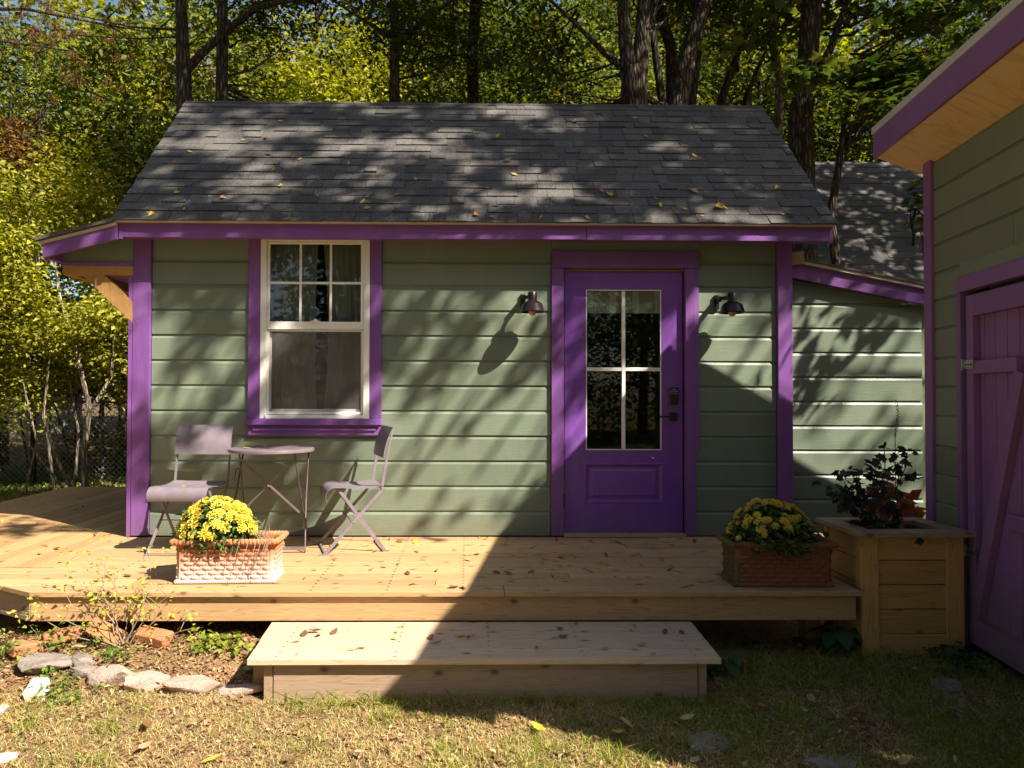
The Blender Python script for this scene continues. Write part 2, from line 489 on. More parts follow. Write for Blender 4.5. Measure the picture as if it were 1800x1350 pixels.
def stone_mat(name, c, c2):
    t = NT(name)
    v = t.coords((1, 1, 1), 9)
    n = t.noise(v, 7, 6, 0.65, 0.4)
    f = t.noise(v, 60, 4, 0.7)
    cc = t.ramp(n, [(0.3, c2), (0.6, c)])
    cc = t.mix(t.ramp(f, [(0.45, 0), (0.7, 0.4)]), cc, sc3(c2, 0.7))
    return t.done(t.bsdf(cc, 0.9, t.math('ADD', n, f), 0.8, 0.015, 0.15))
M['stone_pink'] = stone_mat('pinkish_sandstone', (0.50, 0.39, 0.32), (0.34, 0.24, 0.19))
M['stone_white'] = stone_mat('white_quartz', (0.74, 0.70, 0.62), (0.58, 0.52, 0.44))
M['stone_grey'] = stone_mat('grey_slate', (0.34, 0.28, 0.24), (0.21, 0.165, 0.14))
M['brick'] = stone_mat('orange_brick', (0.46, 0.21, 0.10), (0.34, 0.14, 0.065))
M['bark_dark'] = bark('dark_furrowed_bark', (0.070, 0.052, 0.038), (0.135, 0.105, 0.078))
M['bark_mid'] = bark('grey_brown_bark', (0.085, 0.064, 0.045), (0.19, 0.15, 0.11))
M['bark_pale'] = bark('pale_bark', (0.27, 0.215, 0.15), (0.46, 0.38, 0.28), 0.05)

M['lf_yellow'] = leafmat('yellow_green_leaves', [(0.0, (0.22, 0.24, 0.030)), (0.3, (0.42, 0.39, 0.050)), (0.55, (0.09, 0.12, 0.016)), (0.85, (0.56, 0.50, 0.08)), (1.0, (0.30, 0.31, 0.05))], 0.4)
M['lf_bright'] = leafmat('bright_green_leaves', [(0.0, (0.12, 0.16, 0.035)), (0.3, (0.26, 0.27, 0.060)), (0.55, (0.05, 0.080, 0.016)), (0.8, (0.08, 0.12, 0.022)), (0.93, (0.40, 0.36, 0.09)), (1.0, (0.19, 0.22, 0.05))], 0.4)
M['lf_dark'] = leafmat('dark_green_leaves', [(0.0, (0.034, 0.058, 0.012)), (0.5, (0.065, 0.095, 0.018)), (0.85, (0.15, 0.16, 0.030)), (1.0, (0.24, 0.19, 0.03))], 0.35)
M['lf_maple'] = leafmat('maple_leaves', [(0.0, (0.045, 0.085, 0.022)), (0.6, (0.085, 0.125, 0.030)), (1.0, (0.17, 0.18, 0.04))], 0.35)
M['lf_rust'] = leafmat('rusty_autumn_leaves', [(0.0, (0.20, 0.07, 0.03)), (0.5, (0.11, 0.06, 0.025)), (0.8, (0.30, 0.15, 0.05)), (1.0, (0.10, 0.10, 0.03))], 0.35)
M['lf_mum'] = leafmat('chrysanthemum_leaves', [(0.0, (0.05, 0.10, 0.035)), (0.6, (0.10, 0.17, 0.05)), (1.0, (0.20, 0.27, 0.06))], 0.25)
M['lf_shade'] = leafmat('dull_dark_foliage', [(0.0, (0.030, 0.045, 0.028)), (0.6, (0.050, 0.055, 0.035)), (1.0, (0.075, 0.075, 0.045))], 0.2)
M['lf_red'] = leafmat('red_leaves', [(0.0, (0.30, 0.08, 0.05)), (0.6, (0.42, 0.16, 0.10)), (1.0, (0.14, 0.13, 0.04))], 0.35)
M['lf_weed'] = leafmat('weed_leaves', [(0.0, (0.08, 0.16, 0.03)), (0.6, (0.16, 0.24, 0.045)), (1.0, (0.34, 0.33, 0.06))], 0.3)
M['lf_shrubby'] = leafmat('yellowing_small_leaves', [(0.0, (0.50, 0.48, 0.06)), (0.6, (0.62, 0.55, 0.08)), (1.0, (0.34, 0.38, 0.06))], 0.35)
M['lf_hosta'] = leafmat('broad_dark_leaves', [(0.0, (0.035, 0.08, 0.030)), (1.0, (0.06, 0.115, 0.04))], 0.2)
M['grass_green'] = leafmat('green_grass_blades', [(0.0, (0.12, 0.19, 0.022)), (0.4, (0.22, 0.28, 0.03)), (0.75, (0.36, 0.36, 0.06)), (1.0, (0.46, 0.40, 0.12))], 0.3)
M['grass_dry'] = leafmat('dry_grass_blades', [(0.0, (0.56, 0.42, 0.20)), (0.4, (0.66, 0.52, 0.27)), (0.75, (0.42, 0.40, 0.12)), (1.0, (0.42, 0.29, 0.15))], 0.25)
M['litter'] = leafmat('brown_leaf_litter', [(0.0, (0.28, 0.155, 0.08)), (0.35, (0.50, 0.29, 0.15)), (0.7, (0.17, 0.09, 0.05)), (1.0, (0.66, 0.46, 0.27))], 0.15)
def fallen(name, c, c2):
    t = NT(name)
    v = t.coords((1, 1, 1), 7)
    n = t.noise(v, 35, 4)
    r = t.n('ShaderNodeObjectInfo').outputs['Random']
    cc = t.mix(r, c, c2)
    cc = t.mix(t.ramp(n, [(0.55, 0), (0.75, 0.6)]), cc, sc3(c2, 0.45))
    b = t.bsdf(cc, 0.55, n, 0.3, 0.002)
    tr = t.n('ShaderNodeBsdfTranslucent', {'Color': cc}).outputs[0]
    return t.done(t.n('ShaderNodeMixShader', {0: 0.2, 1: b, 2: tr}).outputs[0])
M['fl_yellow'] = fallen('fallen_yellow_leaf', (0.66, 0.48, 0.06), (0.60, 0.36, 0.05))
M['fl_brown'] = fallen('fallen_brown_leaf', (0.24, 0.12, 0.05), (0.14, 0.075, 0.04))
M['fl_tan'] = fallen('fallen_tan_leaf', (0.58, 0.40, 0.22), (0.45, 0.27, 0.13))
M['fl_orange'] = fallen('fallen_orange_leaf', (0.60, 0.25, 0.05), (0.50, 0.16, 0.05))
M['petal'] = fallen('yellow_petals', (0.86, 0.74, 0.12), (0.80, 0.60, 0.06))
M['stem'] = plain('green_stem', (0.10, 0.13, 0.04), 0.6)
M['twig'] = plain('dry_twig', (0.30, 0.22, 0.14), 0.8)
M['twig_dark'] = plain('dark_twig', (0.06, 0.045, 0.03), 0.8)

# ------------------------------------------------------------------ foliage helpers
def leaf_quads(P, L, W, Nrm, Dr, fold=0.18):
    """P base points (n,3), L lengths, W widths, Nrm normals, Dr directions -> V, F (2 triangles each)"""
    n = len(P)
    Dr = Dr - Nrm * np.sum(Dr * Nrm, 1, keepdims=True)
    Dr /= np.linalg.norm(Dr, axis=1, keepdims=True) + 1e-9
    S = np.cross(Nrm, Dr)
    L = np.asarray(L).reshape(-1, 1); W = np.asarray(W).reshape(-1, 1)
    base = P; tip = P + Dr * L - Nrm * L * 0.12
    mid = P + Dr * L * 0.45
    a = mid + S * W * 0.5 + Nrm * W * fold; b = mid - S * W * 0.5 + Nrm * W * fold
    V = np.stack([base, a, tip, b], 1).reshape(-1, 3)
    i = np.arange(n)[:, None] * 4
    F = np.concatenate([i + [[0, 2, 1]], i + [[0, 3, 2]]], 0)
    return V, F

def unit(a): return a / (np.linalg.norm(a, axis=1, keepdims=True) + 1e-9)

def foliage(rng, centres, per, spread, ln, up=0.7, aspect=0.55, flat=0.45, out=None):
    """sprays of leaves around centres (n,3)"""
    n = len(centres)
    C_ = np.repeat(centres, per, 0)
    off = rng.normal(size=(n * per, 3)) * spread * np.array([1, 1, flat])
    P = C_ + off
    N = unit(np.array([0, 0, up]) + rng.normal(size=P.shape) * 0.45 + (unit(off) * 0.25))
    D = unit(off * np.array([1, 1, 0.3]) / spread + rng.normal(size=P.shape) * 0.6 + np.array([0, 0, -0.25]))
    L = ln * rng.uniform(0.45, 1.45, len(P))
    return leaf_quads(P, L, L * aspect * rng.uniform(0.8, 1.2, len(P)), N, D)

def pinnate(rng, centres, per, spread, leaflet=0.075):
    """compound leaves: a drooping stalk with pairs of leaflets"""
    Vs, Fs = [], []
    P = []; N = []; D = []; L = []
    for c in centres:
        for _ in range(per):
            az = rng.uniform(0, 2 * math.pi); o = c + rng.normal(size=3) * spread * np.array([1, 1, 0.5])
            d = np.array([math.cos(az), math.sin(az), rng.uniform(-0.3, 0.35)])
            s = np.array([-math.sin(az), math.cos(az), 0])
            ln = rng.uniform(0.28, 0.5)
            for k in range(8):
                t = (k + 1) / 8
                p = o + d * ln * t + np.array([0, 0, -0.16 * t * t])
                for sd in (-1, 1):
                    P.append(p); N.append([0.15 * rng.normal(), 0.15 * rng.normal(), 1])
                    D.append(s * sd + d * 0.45 + np.array([0, 0, -0.35])); L.append(leaflet * (1.1 - 0.45 * abs(t - 0.45)))
    P = np.array(P); N = unit(np.array(N, float)); D = unit(np.array(D)); L = np.array(L)
    return leaf_quads(P, L, L * 0.32, N, D)

MAPLE = [(0, 0), (0.16, -0.02), (0.46, 0.08), (0.34, 0.28), (0.62, 0.52), (0.34, 0.52), (0.24, 0.62), (0.0, 1.0),
         (-0.24, 0.62), (-0.34, 0.52), (-0.62, 0.52), (-0.34, 0.28), (-0.46, 0.08), (-0.16, -0.02)]
def lobed(rng, centres, per, spread, ln, flat=0.35, up=1.0, tilt=0.35):
    """maple-like lobed leaves, 12 triangles each"""
    C_ = np.repeat(centres, per, 0)
    P = C_ + rng.normal(size=C_.shape) * spread * np.array([1, 1, flat])
    N = unit(np.array([0, 0, up]) + rng.normal(size=P.shape) * tilt)
    D = unit(rng.normal(size=P.shape) + np.array([0, 0, -0.3]))
    D = unit(D - N * np.sum(D * N, 1, keepdims=True)); S = np.cross(N, D)
    L = (ln * rng.uniform(0.65, 1.2, len(P)))[:, None]
    pts = []
    for x, y in MAPLE:
        pts.append(P + (S * x + D * (y - 0.1) - N * (0.25 * x * x + 0.12 * y * y)) * L)
    V = np.stack(pts, 1).reshape(-1, 3)
    k = len(MAPLE)
    i = np.arange(len(P))[:, None] * k
    F = np.concatenate([i + [[0, a, a + 1]] for a in range(1, k - 1)], 0)
    return V, F

def join(parts):
    Vs, Fs, n = [], [], 0
    for V, F in parts:
        Vs.append(V); Fs.append(F + n); n += len(V)
    return np.concatenate(Vs), np.concatenate(Fs)

def ell(rng, c, r, n, lo=0.35, keep=None):
    """points in an uneven ellipsoid shell"""
    out = []
    while len(out) < n:
        d = rng.normal(size=3); d /= np.linalg.norm(d)
        lump = 0.80 + 0.42 * mnoise.noise(Vector(d * 1.9 + np.array(c) * 0.37)) + 0.15 * mnoise.noise(Vector(d * 5 + np.array(c)))
        q = np.array(c) + d * np.array(r) * lump * (rng.uniform(lo ** 3, 1) ** (1 / 3))
        if mnoise.noise(Vector(q * 0.85)) < -0.08 or mnoise.noise(Vector(q * 2.3 + np.array([5.0, 1.0, 2.0]))) < -0.22: continue
        if keep is not None and not keep(q): continue
        out.append(q)
    return np.array(out)

def wander(p, q, n, amp, seed):
    p = Vector(p); q = Vector(q); L = (q - p).length
    out = []
    for i in range(n + 1):
        t = i / n
        o = mnoise.noise_vector(Vector((seed * 3.1, t * 3.0, 1.7)))
        out.append(p.lerp(q, t) + Vector((o.x, o.y, o.z * 0.3)) * amp * L * math.sin(math.pi * min(1, t * 0.5 + 0.12)))
    return out

# ================================================================== GROUND
def gz(x, y):
    """height of the ground"""
    h = -0.375 + 0.018 * mnoise.noise(Vector((x * 1.3, y * 1.3, 0))) + 0.008 * mnoise.noise(Vector((x * 6, y * 6, 3)))
    if y > -0.2: h += min(0.16, (y + 0.2) * 0.05)
    if x < -1.2 and y > -1.95: h += 0.12 * min(1, (y + 1.95) / 0.42) * min(1, (-1.2 - x) / 0.3) * min(1, max(0, (x + 3.2) / 0.8) + 0.4)
    r = math.hypot(x, y)
    if r > 14: h += 0.5 * mnoise.noise(Vector((x * 0.05, y * 0.05, 5)))
    return h
def make_ground():
    xs = np.unique(np.concatenate([np.linspace(-3.6, 3.4, 176), np.linspace(-12, 12, 90), np.linspace(-300, 300, 41)]))
    ys = np.unique(np.concatenate([np.linspace(-3.6, 0.2, 96), np.linspace(-9, 14, 90), np.linspace(-300, 300, 41)]))
    V = [(x, y, gz(x, y)) for y in ys for x in xs]
    nx = len(xs)
    F = [(j*nx + i, j*nx + i + 1, (j+1)*nx + i + 1, (j+1)*nx + i) for j in range(len(ys) - 1) for i in range(nx - 1)]
    me = fastmesh('ground', V, F, M['ground'])
    me.polygons.foreach_set('use_smooth', [True] * len(me.polygons))
    link('ground', me, kind='structure')
make_ground()

# ================================================================== COTTAGE
cot = empty('cottage', (-0.28, 0, 0), label='small green clapboard cottage with purple trim and dark shingle roof behind the deck', cat='cottage')
def cb(mb, name, mat, parent=None, bevel=0, smooth=False, **k):
    """part of the cottage; meshes are drawn in world units round the cottage's base"""
    o = mb.build(name, mat, parent or cot, bevel, smooth, **k)
    if parent is None: o.location = (0.28, 0, 0)
    return o

SP = [(0.030, 0.0), (0.0, 0.0), (0.0, 0.160), (0.010, 0.178), (0.010, 0.196), (0.030, 0.196)]
def siding(x0, x1, z, y=0.0, h=0.192, cut=None):
    """one novelty board: flat face, bevelled shoulder, recessed lap"""
    rng = random.Random(int(x0 * 1000) * 7 + int(z * 1000))
    dy = rng.uniform(-0.0015, 0.0015)
    prof = [(q[0], q[1] * h / 0.192) for q in SP]
    mb = MB()
    n = max(1, int((x1 - x0) / 0.5))
    P = []; F = []
    k = len(prof)
    for i in range(n + 1):
        x = x0 + (x1 - x0) * i / n
        wv = 0.0022 * mnoise.noise(Vector((x * 1.7, z * 9, 4)))
        zz = 0.0018 * mnoise.noise(Vector((x * 2.3, z * 7, 9)))
        for u, v in prof:
            P.append((x, y + u + (dy + wv if u < 0.02 else 0), z + v + zz))
    for i in range(n):
        for j in range(k):
            a = i * k + j; b = i * k + (j + 1) % k
            F.append((a, a + k, b + k, b))
    F.append(tuple(range(k))); F.append(tuple(n * k + j for j in range(k))[::-1])
    if cut:
        P = [(x, yy, min(zz, cut(x))) for x, yy, zz in P]
    return mb.add(P, F)

Z0 = 0.198
rows = [(0.008, 0.190)] + [(Z0 + 0.192 * k, 0.192) for k in range(11)]
for z, h in rows:
    if z < 0.1:
        spans = [(-2.668, 0.380), (1.496, 2.122)]
    elif z + 0.192 <= 0.775:
        spans = [(-2.668, 0.380), (1.496, 2.122)]
    elif z < 2.2:
        spans = [(-2.668, -1.930), (-0.915, 0.380), (1.522, 2.122)]
    else: spans = [(-2.668, -1.930), (-0.915, 2.122)]
    for a, b in spans:
        cb(siding(a, b, z, h=h), 'siding_board', M['green'])
# row above the door head
cb(siding(0.384, 1.520, 2.192, h=0.192), 'siding_board', M['green'])
# shell behind the boards, with openings for the window and the door
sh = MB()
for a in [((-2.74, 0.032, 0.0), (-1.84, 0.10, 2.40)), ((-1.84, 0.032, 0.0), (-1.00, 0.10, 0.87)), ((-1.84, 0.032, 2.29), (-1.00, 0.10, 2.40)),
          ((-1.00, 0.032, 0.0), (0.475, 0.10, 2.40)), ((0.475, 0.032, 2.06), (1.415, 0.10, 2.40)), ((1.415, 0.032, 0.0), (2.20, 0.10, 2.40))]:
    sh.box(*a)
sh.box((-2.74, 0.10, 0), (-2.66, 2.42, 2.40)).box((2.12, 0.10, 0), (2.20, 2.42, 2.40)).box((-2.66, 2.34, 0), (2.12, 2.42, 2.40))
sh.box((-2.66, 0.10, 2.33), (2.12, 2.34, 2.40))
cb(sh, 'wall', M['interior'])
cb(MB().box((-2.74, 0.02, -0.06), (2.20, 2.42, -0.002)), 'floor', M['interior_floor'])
# gable ends above the walls
gb = MB()
for x0, x1 in ((-2.76, -2.70), (2.14, 2.20)):
    gb.prism([(0.05, 2.40), (2.36, 2.40), (1.2, 3.62)], x0, x1, lambda t, u, v: (t, u, v))
cb(gb, 'gable', M['green'])
# left side wall boards
for k in range(12):
    z = 0.008 if k == 0 else Z0 + 0.192 * (k - 1)
    cb(MB().prism([(0.0, 0.0), (0.0, 0.16), (0.010, 0.178), (0.010, 0.19), (0.03, 0.19), (0.03, 0)], 0.03, 2.42, lambda t, u, v, z=z: (-2.775 + u, t, z + v)), 'siding_board', M['green_z'])
# corner boards
cb(MB().box((-2.802, -0.030, 0.012), (-2.672, 0.030, 2.30)), 'corner_board', M['purple_z'], bevel=0.002)
cb(MB().box((2.128, -0.030, 0.008), (2.240, 0.030, 2.30)), 'corner_board', M['purple_z'], bevel=0.002)
cb(MB().box((-2.835, -0.026, 0.004), (-2.806, 0.09, 2.06)), 'corner_board', M['purple_z'])
# eave: fascia in two lengths, soffit, drip edge
cb(MB().box((-2.812, -0.215, 2.235), (0.62, -0.190, 2.338)), 'eave_fascia', M['purple'], bevel=0.002)
cb(MB().box((0.624, -0.216, 2.233), (2.445, -0.191, 2.338)), 'eave_fascia', M['purple'], bevel=0.002)
cb(MB().box((-2.800, -0.188, 2.262), (2.43, 0.0, 2.278)), 'eave_soffit', M['purple'])
cb(MB().box((-2.835, -0.256, 2.339), (2.462, -0.16, 2.349)), 'drip_edge', M['metal_edge'])
cb(MB().box((-2.822, -0.219, 2.222), (-2.795, -0.186, 2.338)), 'fascia_end_block', M['purple_z'])
cb(MB().box((2.432, -0.220, 2.222), (2.458, -0.186, 2.338)), 'fascia_end_block', M['purple_z'])

# ---- roof
roof = empty('roof'); roof.parent = cot; roof.location = (0.28, 0, 0)
ey, ez, ry, rz_ = -0.254, 2.350, 1.10, 3.778
sl = Vector((0, ry - ey, rz_ - ez)); SL = sl.length; sl.normalize()
nr = Vector((0, -sl.z, sl.y))
rd = MB()
RX0, RX1 = -2.862, 2.478
rd.prism([(0, 0), (SL, 0), (SL, -0.03), (0, -0.012)], RX0 + 0.01, RX1 - 0.01, lambda t, u, v: (t, ey + sl.y * u + nr.y * v, ez + sl.z * u + nr.z * v))
rd.prism([(0, 0), (SL, 0), (SL, -0.03), (0, -0.012)], RX0 + 0.01, RX1 - 0.01, lambda t, u, v: (t, 2.2 + 0.235 - sl.y * u - nr.y * v, ez + sl.z * u + nr.z * v))
rdo = rd.build('roof_deck', M['shingle'], roof)
rk = MB()
for x0, x1 in ((RX0 + 0.03, RX0 + 0.055), (RX1 - 0.055, RX1 - 0.03)):
    rk.prism([(0.02, -0.012), (SL, -0.03), (SL, -0.15), (0.10, -0.13)], x0, x1, lambda t, u, v: (t, ey + sl.y * u + nr.y * v, ez + sl.z * u + nr.z * v))
rk.build('rake_board', M['purple'], roof)
rng = random.Random(4)
def shingle_box(mb, x0, x1, u, lift, e):
    """a tab: butt edge raised, head edge tucked under the course above"""
    def P(x, uu, h): return (x, ey + sl.y * uu + nr.y * h, ez + sl.z * uu + nr.z * h)
    b = 0.004 + lift
    V = [P(x0, u, 0.001), P(x1, u, 0.001), P(x1, u + e, 0.0008), P(x0, u + e, 0.0008), P(x0, u, b), P(x1, u, b), P(x1, u + e, 0.0045), P(x0, u + e, 0.0045)]
    return mb.add(V, [(0,3,2,1),(4,5,6,7),(0,1,5,4),(1,2,6,5),(2,3,7,6),(3,0,4,7)])
expo = SL / 17.0
n_ind = 0
upper = MB()
for r in range(17):
    u = r * expo - (0.006 if r == 0 else 0)
    x = RX0
    first = True
    while x < RX1 - 0.02:
        wdt = rng.choice([0.10, 0.13, 0.15, 0.18, 0.22]) * rng.uniform(0.9, 1.1)
        if first: wdt *= rng.uniform(0.35, 1); first = False
        x2 = min(x + wdt, RX1)
        if RX1 - x2 < 0.05: x2 = RX1
        lift = rng.choice([0.003, 0.008, 0.012])
        if rng.random() < 0.06: lift += 0.006
        wob = rng.uniform(-0.002, 0.002)
        if n_ind < 295:
            shingle_box(MB_ := MB(), x + 0.0015, x2 - 0.0015, u + wob, lift, expo * 1.12)
            MB_.build('shingle', M['shingle'], roof); n_ind += 1
        else:
            shingle_box(upper, x + 0.0015, x2 - 0.0015, u + wob, lift, expo * 1.12)
        x = x2
upper.build('shingle_courses_near_ridge', M['shingle'], roof, kind='stuff')
cap = MB()
x = RX0
while x < RX1 - 0.01:
    x2 = min(x + 0.26, RX1)
    h = rng.uniform(0.012, 0.018)
    cap.add([(x, ry - 0.09, rz_ - 0.082 + h), (x2, ry - 0.09, rz_ - 0.082 + h * 0.6), (x2, ry + 0.0, rz_ + h * 0.6), (x, ry + 0.0, rz_ + h),
             (x, ry + 0.10, rz_ - 0.09 + h), (x2, ry + 0.10, rz_ - 0.09 + h * 0.6),
             (x, ry - 0.09, rz_ - 0.095 + h), (x2, ry - 0.09, rz_ - 0.095 + h * 0.6)], [(0, 1, 2, 3), (3, 2, 5, 4), (6, 7, 1, 0), (6, 0, 3, 4)])
    x = x2
cap.build('ridge_cap', M['shingle'], roof)

# ---- window
win = empty('window'); win.parent = cot; win.location = (0.28, 0, 0)
wx0, wx1, wz0, wz1 = -1.838, -1.008, 0.898, 2.276
fr = MB()
fr.box((wx0, -0.028, wz0), (wx0 + 0.045, 0.08, wz1)).box((wx1 - 0.045, -0.028, wz0), (wx1, 0.08, wz1))
fr.box((wx0 + 0.045, -0.028, wz1 - 0.022), (wx1 - 0.045, 0.08, wz1)).box((wx0 + 0.045, -0.040, wz0), (wx1 - 0.045, 0.08, wz0 + 0.028))
fr.build('frame', M['white'], win, bevel=0.002)
def sash(z0, z1, y0, rail, top, bot):
    s = MB()
    a, b = wx0 + 0.047, wx1 - 0.047
    s.box((a, y0, z0), (a + rail, y0 + 0.03, z1)).box((b - rail, y0, z0), (b, y0 + 0.03, z1))
    s.box((a + rail, y0, z1 - top), (b - rail, y0 + 0.03, z1)).box((a + rail, y0, z0), (b - rail, y0 + 0.03, z0 + bot))
    return s
s1 = sash(1.578, 2.252, -0.018, 0.022, 0.020, 0.060).build('upper_sash', M['white'], win, bevel=0.002)
s2 = sash(0.928, 1.576, 0.018, 0.026, 0.012, 0.042).build('lower_sash', M['white'], win, bevel=0.002)
gx0, gx1 = wx0 + 0.069, wx1 - 0.069
for i in range(3):
    for j in range(2):
        a = gx0 + (gx1 - gx0) * i / 3; b = gx0 + (gx1 - gx0) * (i + 1) / 3
        c = 1.638 + (2.232 - 1.638) * j / 2; d = 1.638 + (2.232 - 1.638) * (j + 1) / 2
        MB().box((a + 0.001, -0.006, c + 0.001), (b - 0.001, -0.003, d - 0.001)).build('pane', M['glass'], win)
mm = MB()
for i in (1, 2):
    x = gx0 + (gx1 - gx0) * i / 3
    mm.box((x - 0.009, -0.010, 1.638), (x + 0.009, -0.0065, 2.232))
zc = (1.638 + 2.232) / 2
for i in range(3):
    a = gx0 + (gx1 - gx0) * i / 3 + 0.0095; b = gx0 + (gx1 - gx0) * (i + 1) / 3 - 0.0095
    mm.box((a if i else gx0, -0.010, zc - 0.009), (b if i < 2 else gx1, -0.0065, zc + 0.009))
mm.build('muntin', M['white'], win)
MB().box((wx0 + 0.073, 0.030, 0.970), (wx1 - 0.073, 0.033, 1.564)).build('pane', M['glass'], win)
sf = MB()
sa, sb_, sz0, sz1 = wx0 + 0.046, wx1 - 0.046, 0.930, 1.574
sf.box((sa, -0.006, sz0), (sa + 0.018, 0.004, sz1)).box((sb_ - 0.018, -0.006, sz0), (sb_, 0.004, sz1))
sf.box((sa + 0.018, -0.006, sz0), (sb_ - 0.018, 0.004, sz0 + 0.020)).box((sa + 0.018, -0.006, sz1 - 0.010), (sb_ - 0.018, 0.004, sz1))
sf.build('screen_frame', M['white'], win)
MB().add([(sa + 0.018, 0.0, sz0 + 0.02), (sb_ - 0.018, 0.0, sz0 + 0.02), (sb_ - 0.018, 0.0, sz1 - 0.01), (sa + 0.018, 0.0, sz1 - 0.01)], [(0, 1, 2, 3)]).build('insect_screen', M['screen'], win)
lk = MB(); lk.box((-1.455, -0.030, 1.636), (-1.385, -0.012, 1.644)).blob((-1.42, -0.022, 1.648), (0.018, 0.008, 0.010)); lk.build('sash_lock', M['white'], win)
# curtains: two cloths that almost meet
for a, b, ph in ((wx0 - 0.02, -1.445, 0.3), (-1.405, wx1 + 0.02, 1.9)):
    cu = MB(); V = []; F = []
    nx, nz = 90, 12
    for j in range(nz + 1):
        z = 0.86 + (2.30 - 0.86) * j / nz
        sq = 1 - 0.10 * math.sin(math.pi * j / nz) * (1 if ph > 1 else 0.4)
        for i in range(nx + 1):
            t = i / nx
            xx = a + (b - a) * (t * sq if ph < 1 else 1 - (1 - t) * sq)
            V.append((xx, 0.165 + 0.026 * math.sin(t * 46 + ph + 0.5 * math.sin(z * 2 + t * 5)) + 0.012 * math.sin(t * 15 + ph * 3), z))
    for j in range(nz):
        for i in range(nx):
            q = j * (nx + 1) + i
            F.append((q, q + 1, q + nx + 2, q + nx + 1))
    cu.add(V, F).build('curtain', M['curtain'], win, smooth=True)
# purple casing and sill
MB().box((-1.930, -0.024, 0.898), (-1.840, 0.030, 2.30)).build('casing', M['purple_z'], win, bevel=0.002)
MB().box((-1.006, -0.024, 0.898), (-0.916, 0.030, 2.30)).build('casing', M['purple_z'], win, bevel=0.002)
MB().box((-1.936, -0.062, 0.850), (-0.912, 0.030, 0.897)).build('sill', M['purple'], win, bevel=0.004)
ap = MB().box((-1.925, -0.030, 0.772), (-0.922, 0.030, 0.848))
ap.box((-1.885, -0.042, 0.806), (-0.955, -0.0302, 0.828))
ap.build('apron', M['purple'], win, bevel=0.002)
sw = MB()
for x in (-1.885, -1.42, -0.955): sw.blob((x, -0.064, 0.872), (0.005, 0.003, 0.005))
sw.build('screw', M['purple'], win)

# ---- door
door = empty('door'); door.parent = cot; door.location = (0.28, 0, 0)
dx0, dx1, dz0, dz1 = 0.490, 1.402, 0.030, 2.040
GX0, GX1, GZ0, GZ1 = 0.655, 1.240, 0.660, 1.900
yf = 0.018
sl_ = MB()
sl_.box((dx0, yf, dz0), (GX0, yf + 0.044, dz1)).box((GX1, yf, dz0), (dx1, yf + 0.044, dz1))
sl_.box((GX0, yf, GZ1), (GX1, yf + 0.044, dz1))
px0, px1, pz0, pz1 = 0.645, 1.225, 0.262, 0.548
sl_.box((GX0, yf, pz1 ), (GX1, yf + 0.044, GZ0)).box((GX0, yf, dz0), (GX1, yf + 0.044, pz0))
sl_.box((GX0, yf + 0.014, pz0), (GX1, yf + 0.044, pz1))
sl_.build('slab', M['purple_door'], door)
pn = MB()
def ring(mb, x0, x1, z0, z1, w_, y0, y1):
    """mitred frame: outer edge at depth y0, inner at y1"""
    o = [(x0, y0, z0), (x1, y0, z0), (x1, y0, z1), (x0, y0, z1)]
    i = [(x0 + w_, y1, z0 + w_), (x1 - w_, y1, z0 + w_), (x1 - w_, y1, z1 - w_), (x0 + w_, y1, z1 - w_)]
    mb.add(o + i, [(k, (k + 1) % 4, 4 + (k + 1) % 4, 4 + k) for k in range(4)])
ring(pn, GX0 - 0.002, GX1 + 0.002, pz0 - 0.002, pz1 + 0.002, 0.012, yf - 0.004, yf + 0.010)
ring(pn, GX0 + 0.010, GX1 - 0.010, pz0 + 0.010, pz1 - 0.010, 0.012, yf + 0.010, yf + 0.013)
ring(pn, GX0 + 0.030, GX1 - 0.030, pz0 + 0.030, pz1 - 0.030, 0.022, yf + 0.0135, yf + 0.003)
pn.add([(GX0 + 0.052, yf + 0.003, pz0 + 0.052), (GX1 - 0.052, yf + 0.003, pz0 + 0.052), (GX1 - 0.052, yf + 0.003, pz1 - 0.052), (GX0 + 0.052, yf + 0.003, pz1 - 0.052)], [(0, 1, 2, 3)])
ring(pn, GX0 - 0.014, GX1 + 0.014, pz0 - 0.014, pz1 + 0.014, 0.012, yf - 0.0005, yf - 0.004)
pn.build('raised_panel', M['purple_door'], door)
xm, zm = 0.947, 1.283
for a, b in ((GX0, xm), (xm, GX1)):
    for c, d in ((GZ0, zm), (zm, GZ1)):
        MB().box((a + 0.001, yf + 0.018, c + 0.001), (b - 0.001, yf + 0.021, d - 0.001)).build('pane', M['door_glass'], door)
mu = MB()
mu.box((xm - 0.014, yf + 0.004, GZ0 + 0.008), (xm + 0.014, yf + 0.0175, GZ1 - 0.008))
mu.box((GX0 + 0.008, yf + 0.006, zm - 0.014), (xm - 0.0145, yf + 0.0175, zm + 0.014)).box((xm + 0.0145, yf + 0.006, zm - 0.014), (GX1 - 0.008, yf + 0.0175, zm + 0.014))
mu.build('muntin', M['white'], door, bevel=0.003)
gl = MB()
gl.box((GX0, yf + 0.002, GZ0), (GX0 + 0.007, yf + 0.0176, GZ1)).box((GX1 - 0.007, yf + 0.002, GZ0), (GX1, yf + 0.0176, GZ1))
gl.box((GX0 + 0.007, yf + 0.002, GZ0), (GX1 - 0.007, yf + 0.0176, GZ0 + 0.007)).box((GX0 + 0.007, yf + 0.002, GZ1 - 0.007), (GX1 - 0.007, yf + 0.0176, GZ1))
gl.build('glazing_bead', M['white'], door)
MB().box((GX0 + 0.004, yf + 0.025, GZ1 - 0.180), (GX1 - 0.004, yf + 0.031, GZ1 - 0.002)).build('roller_shade', M['shade'], door)
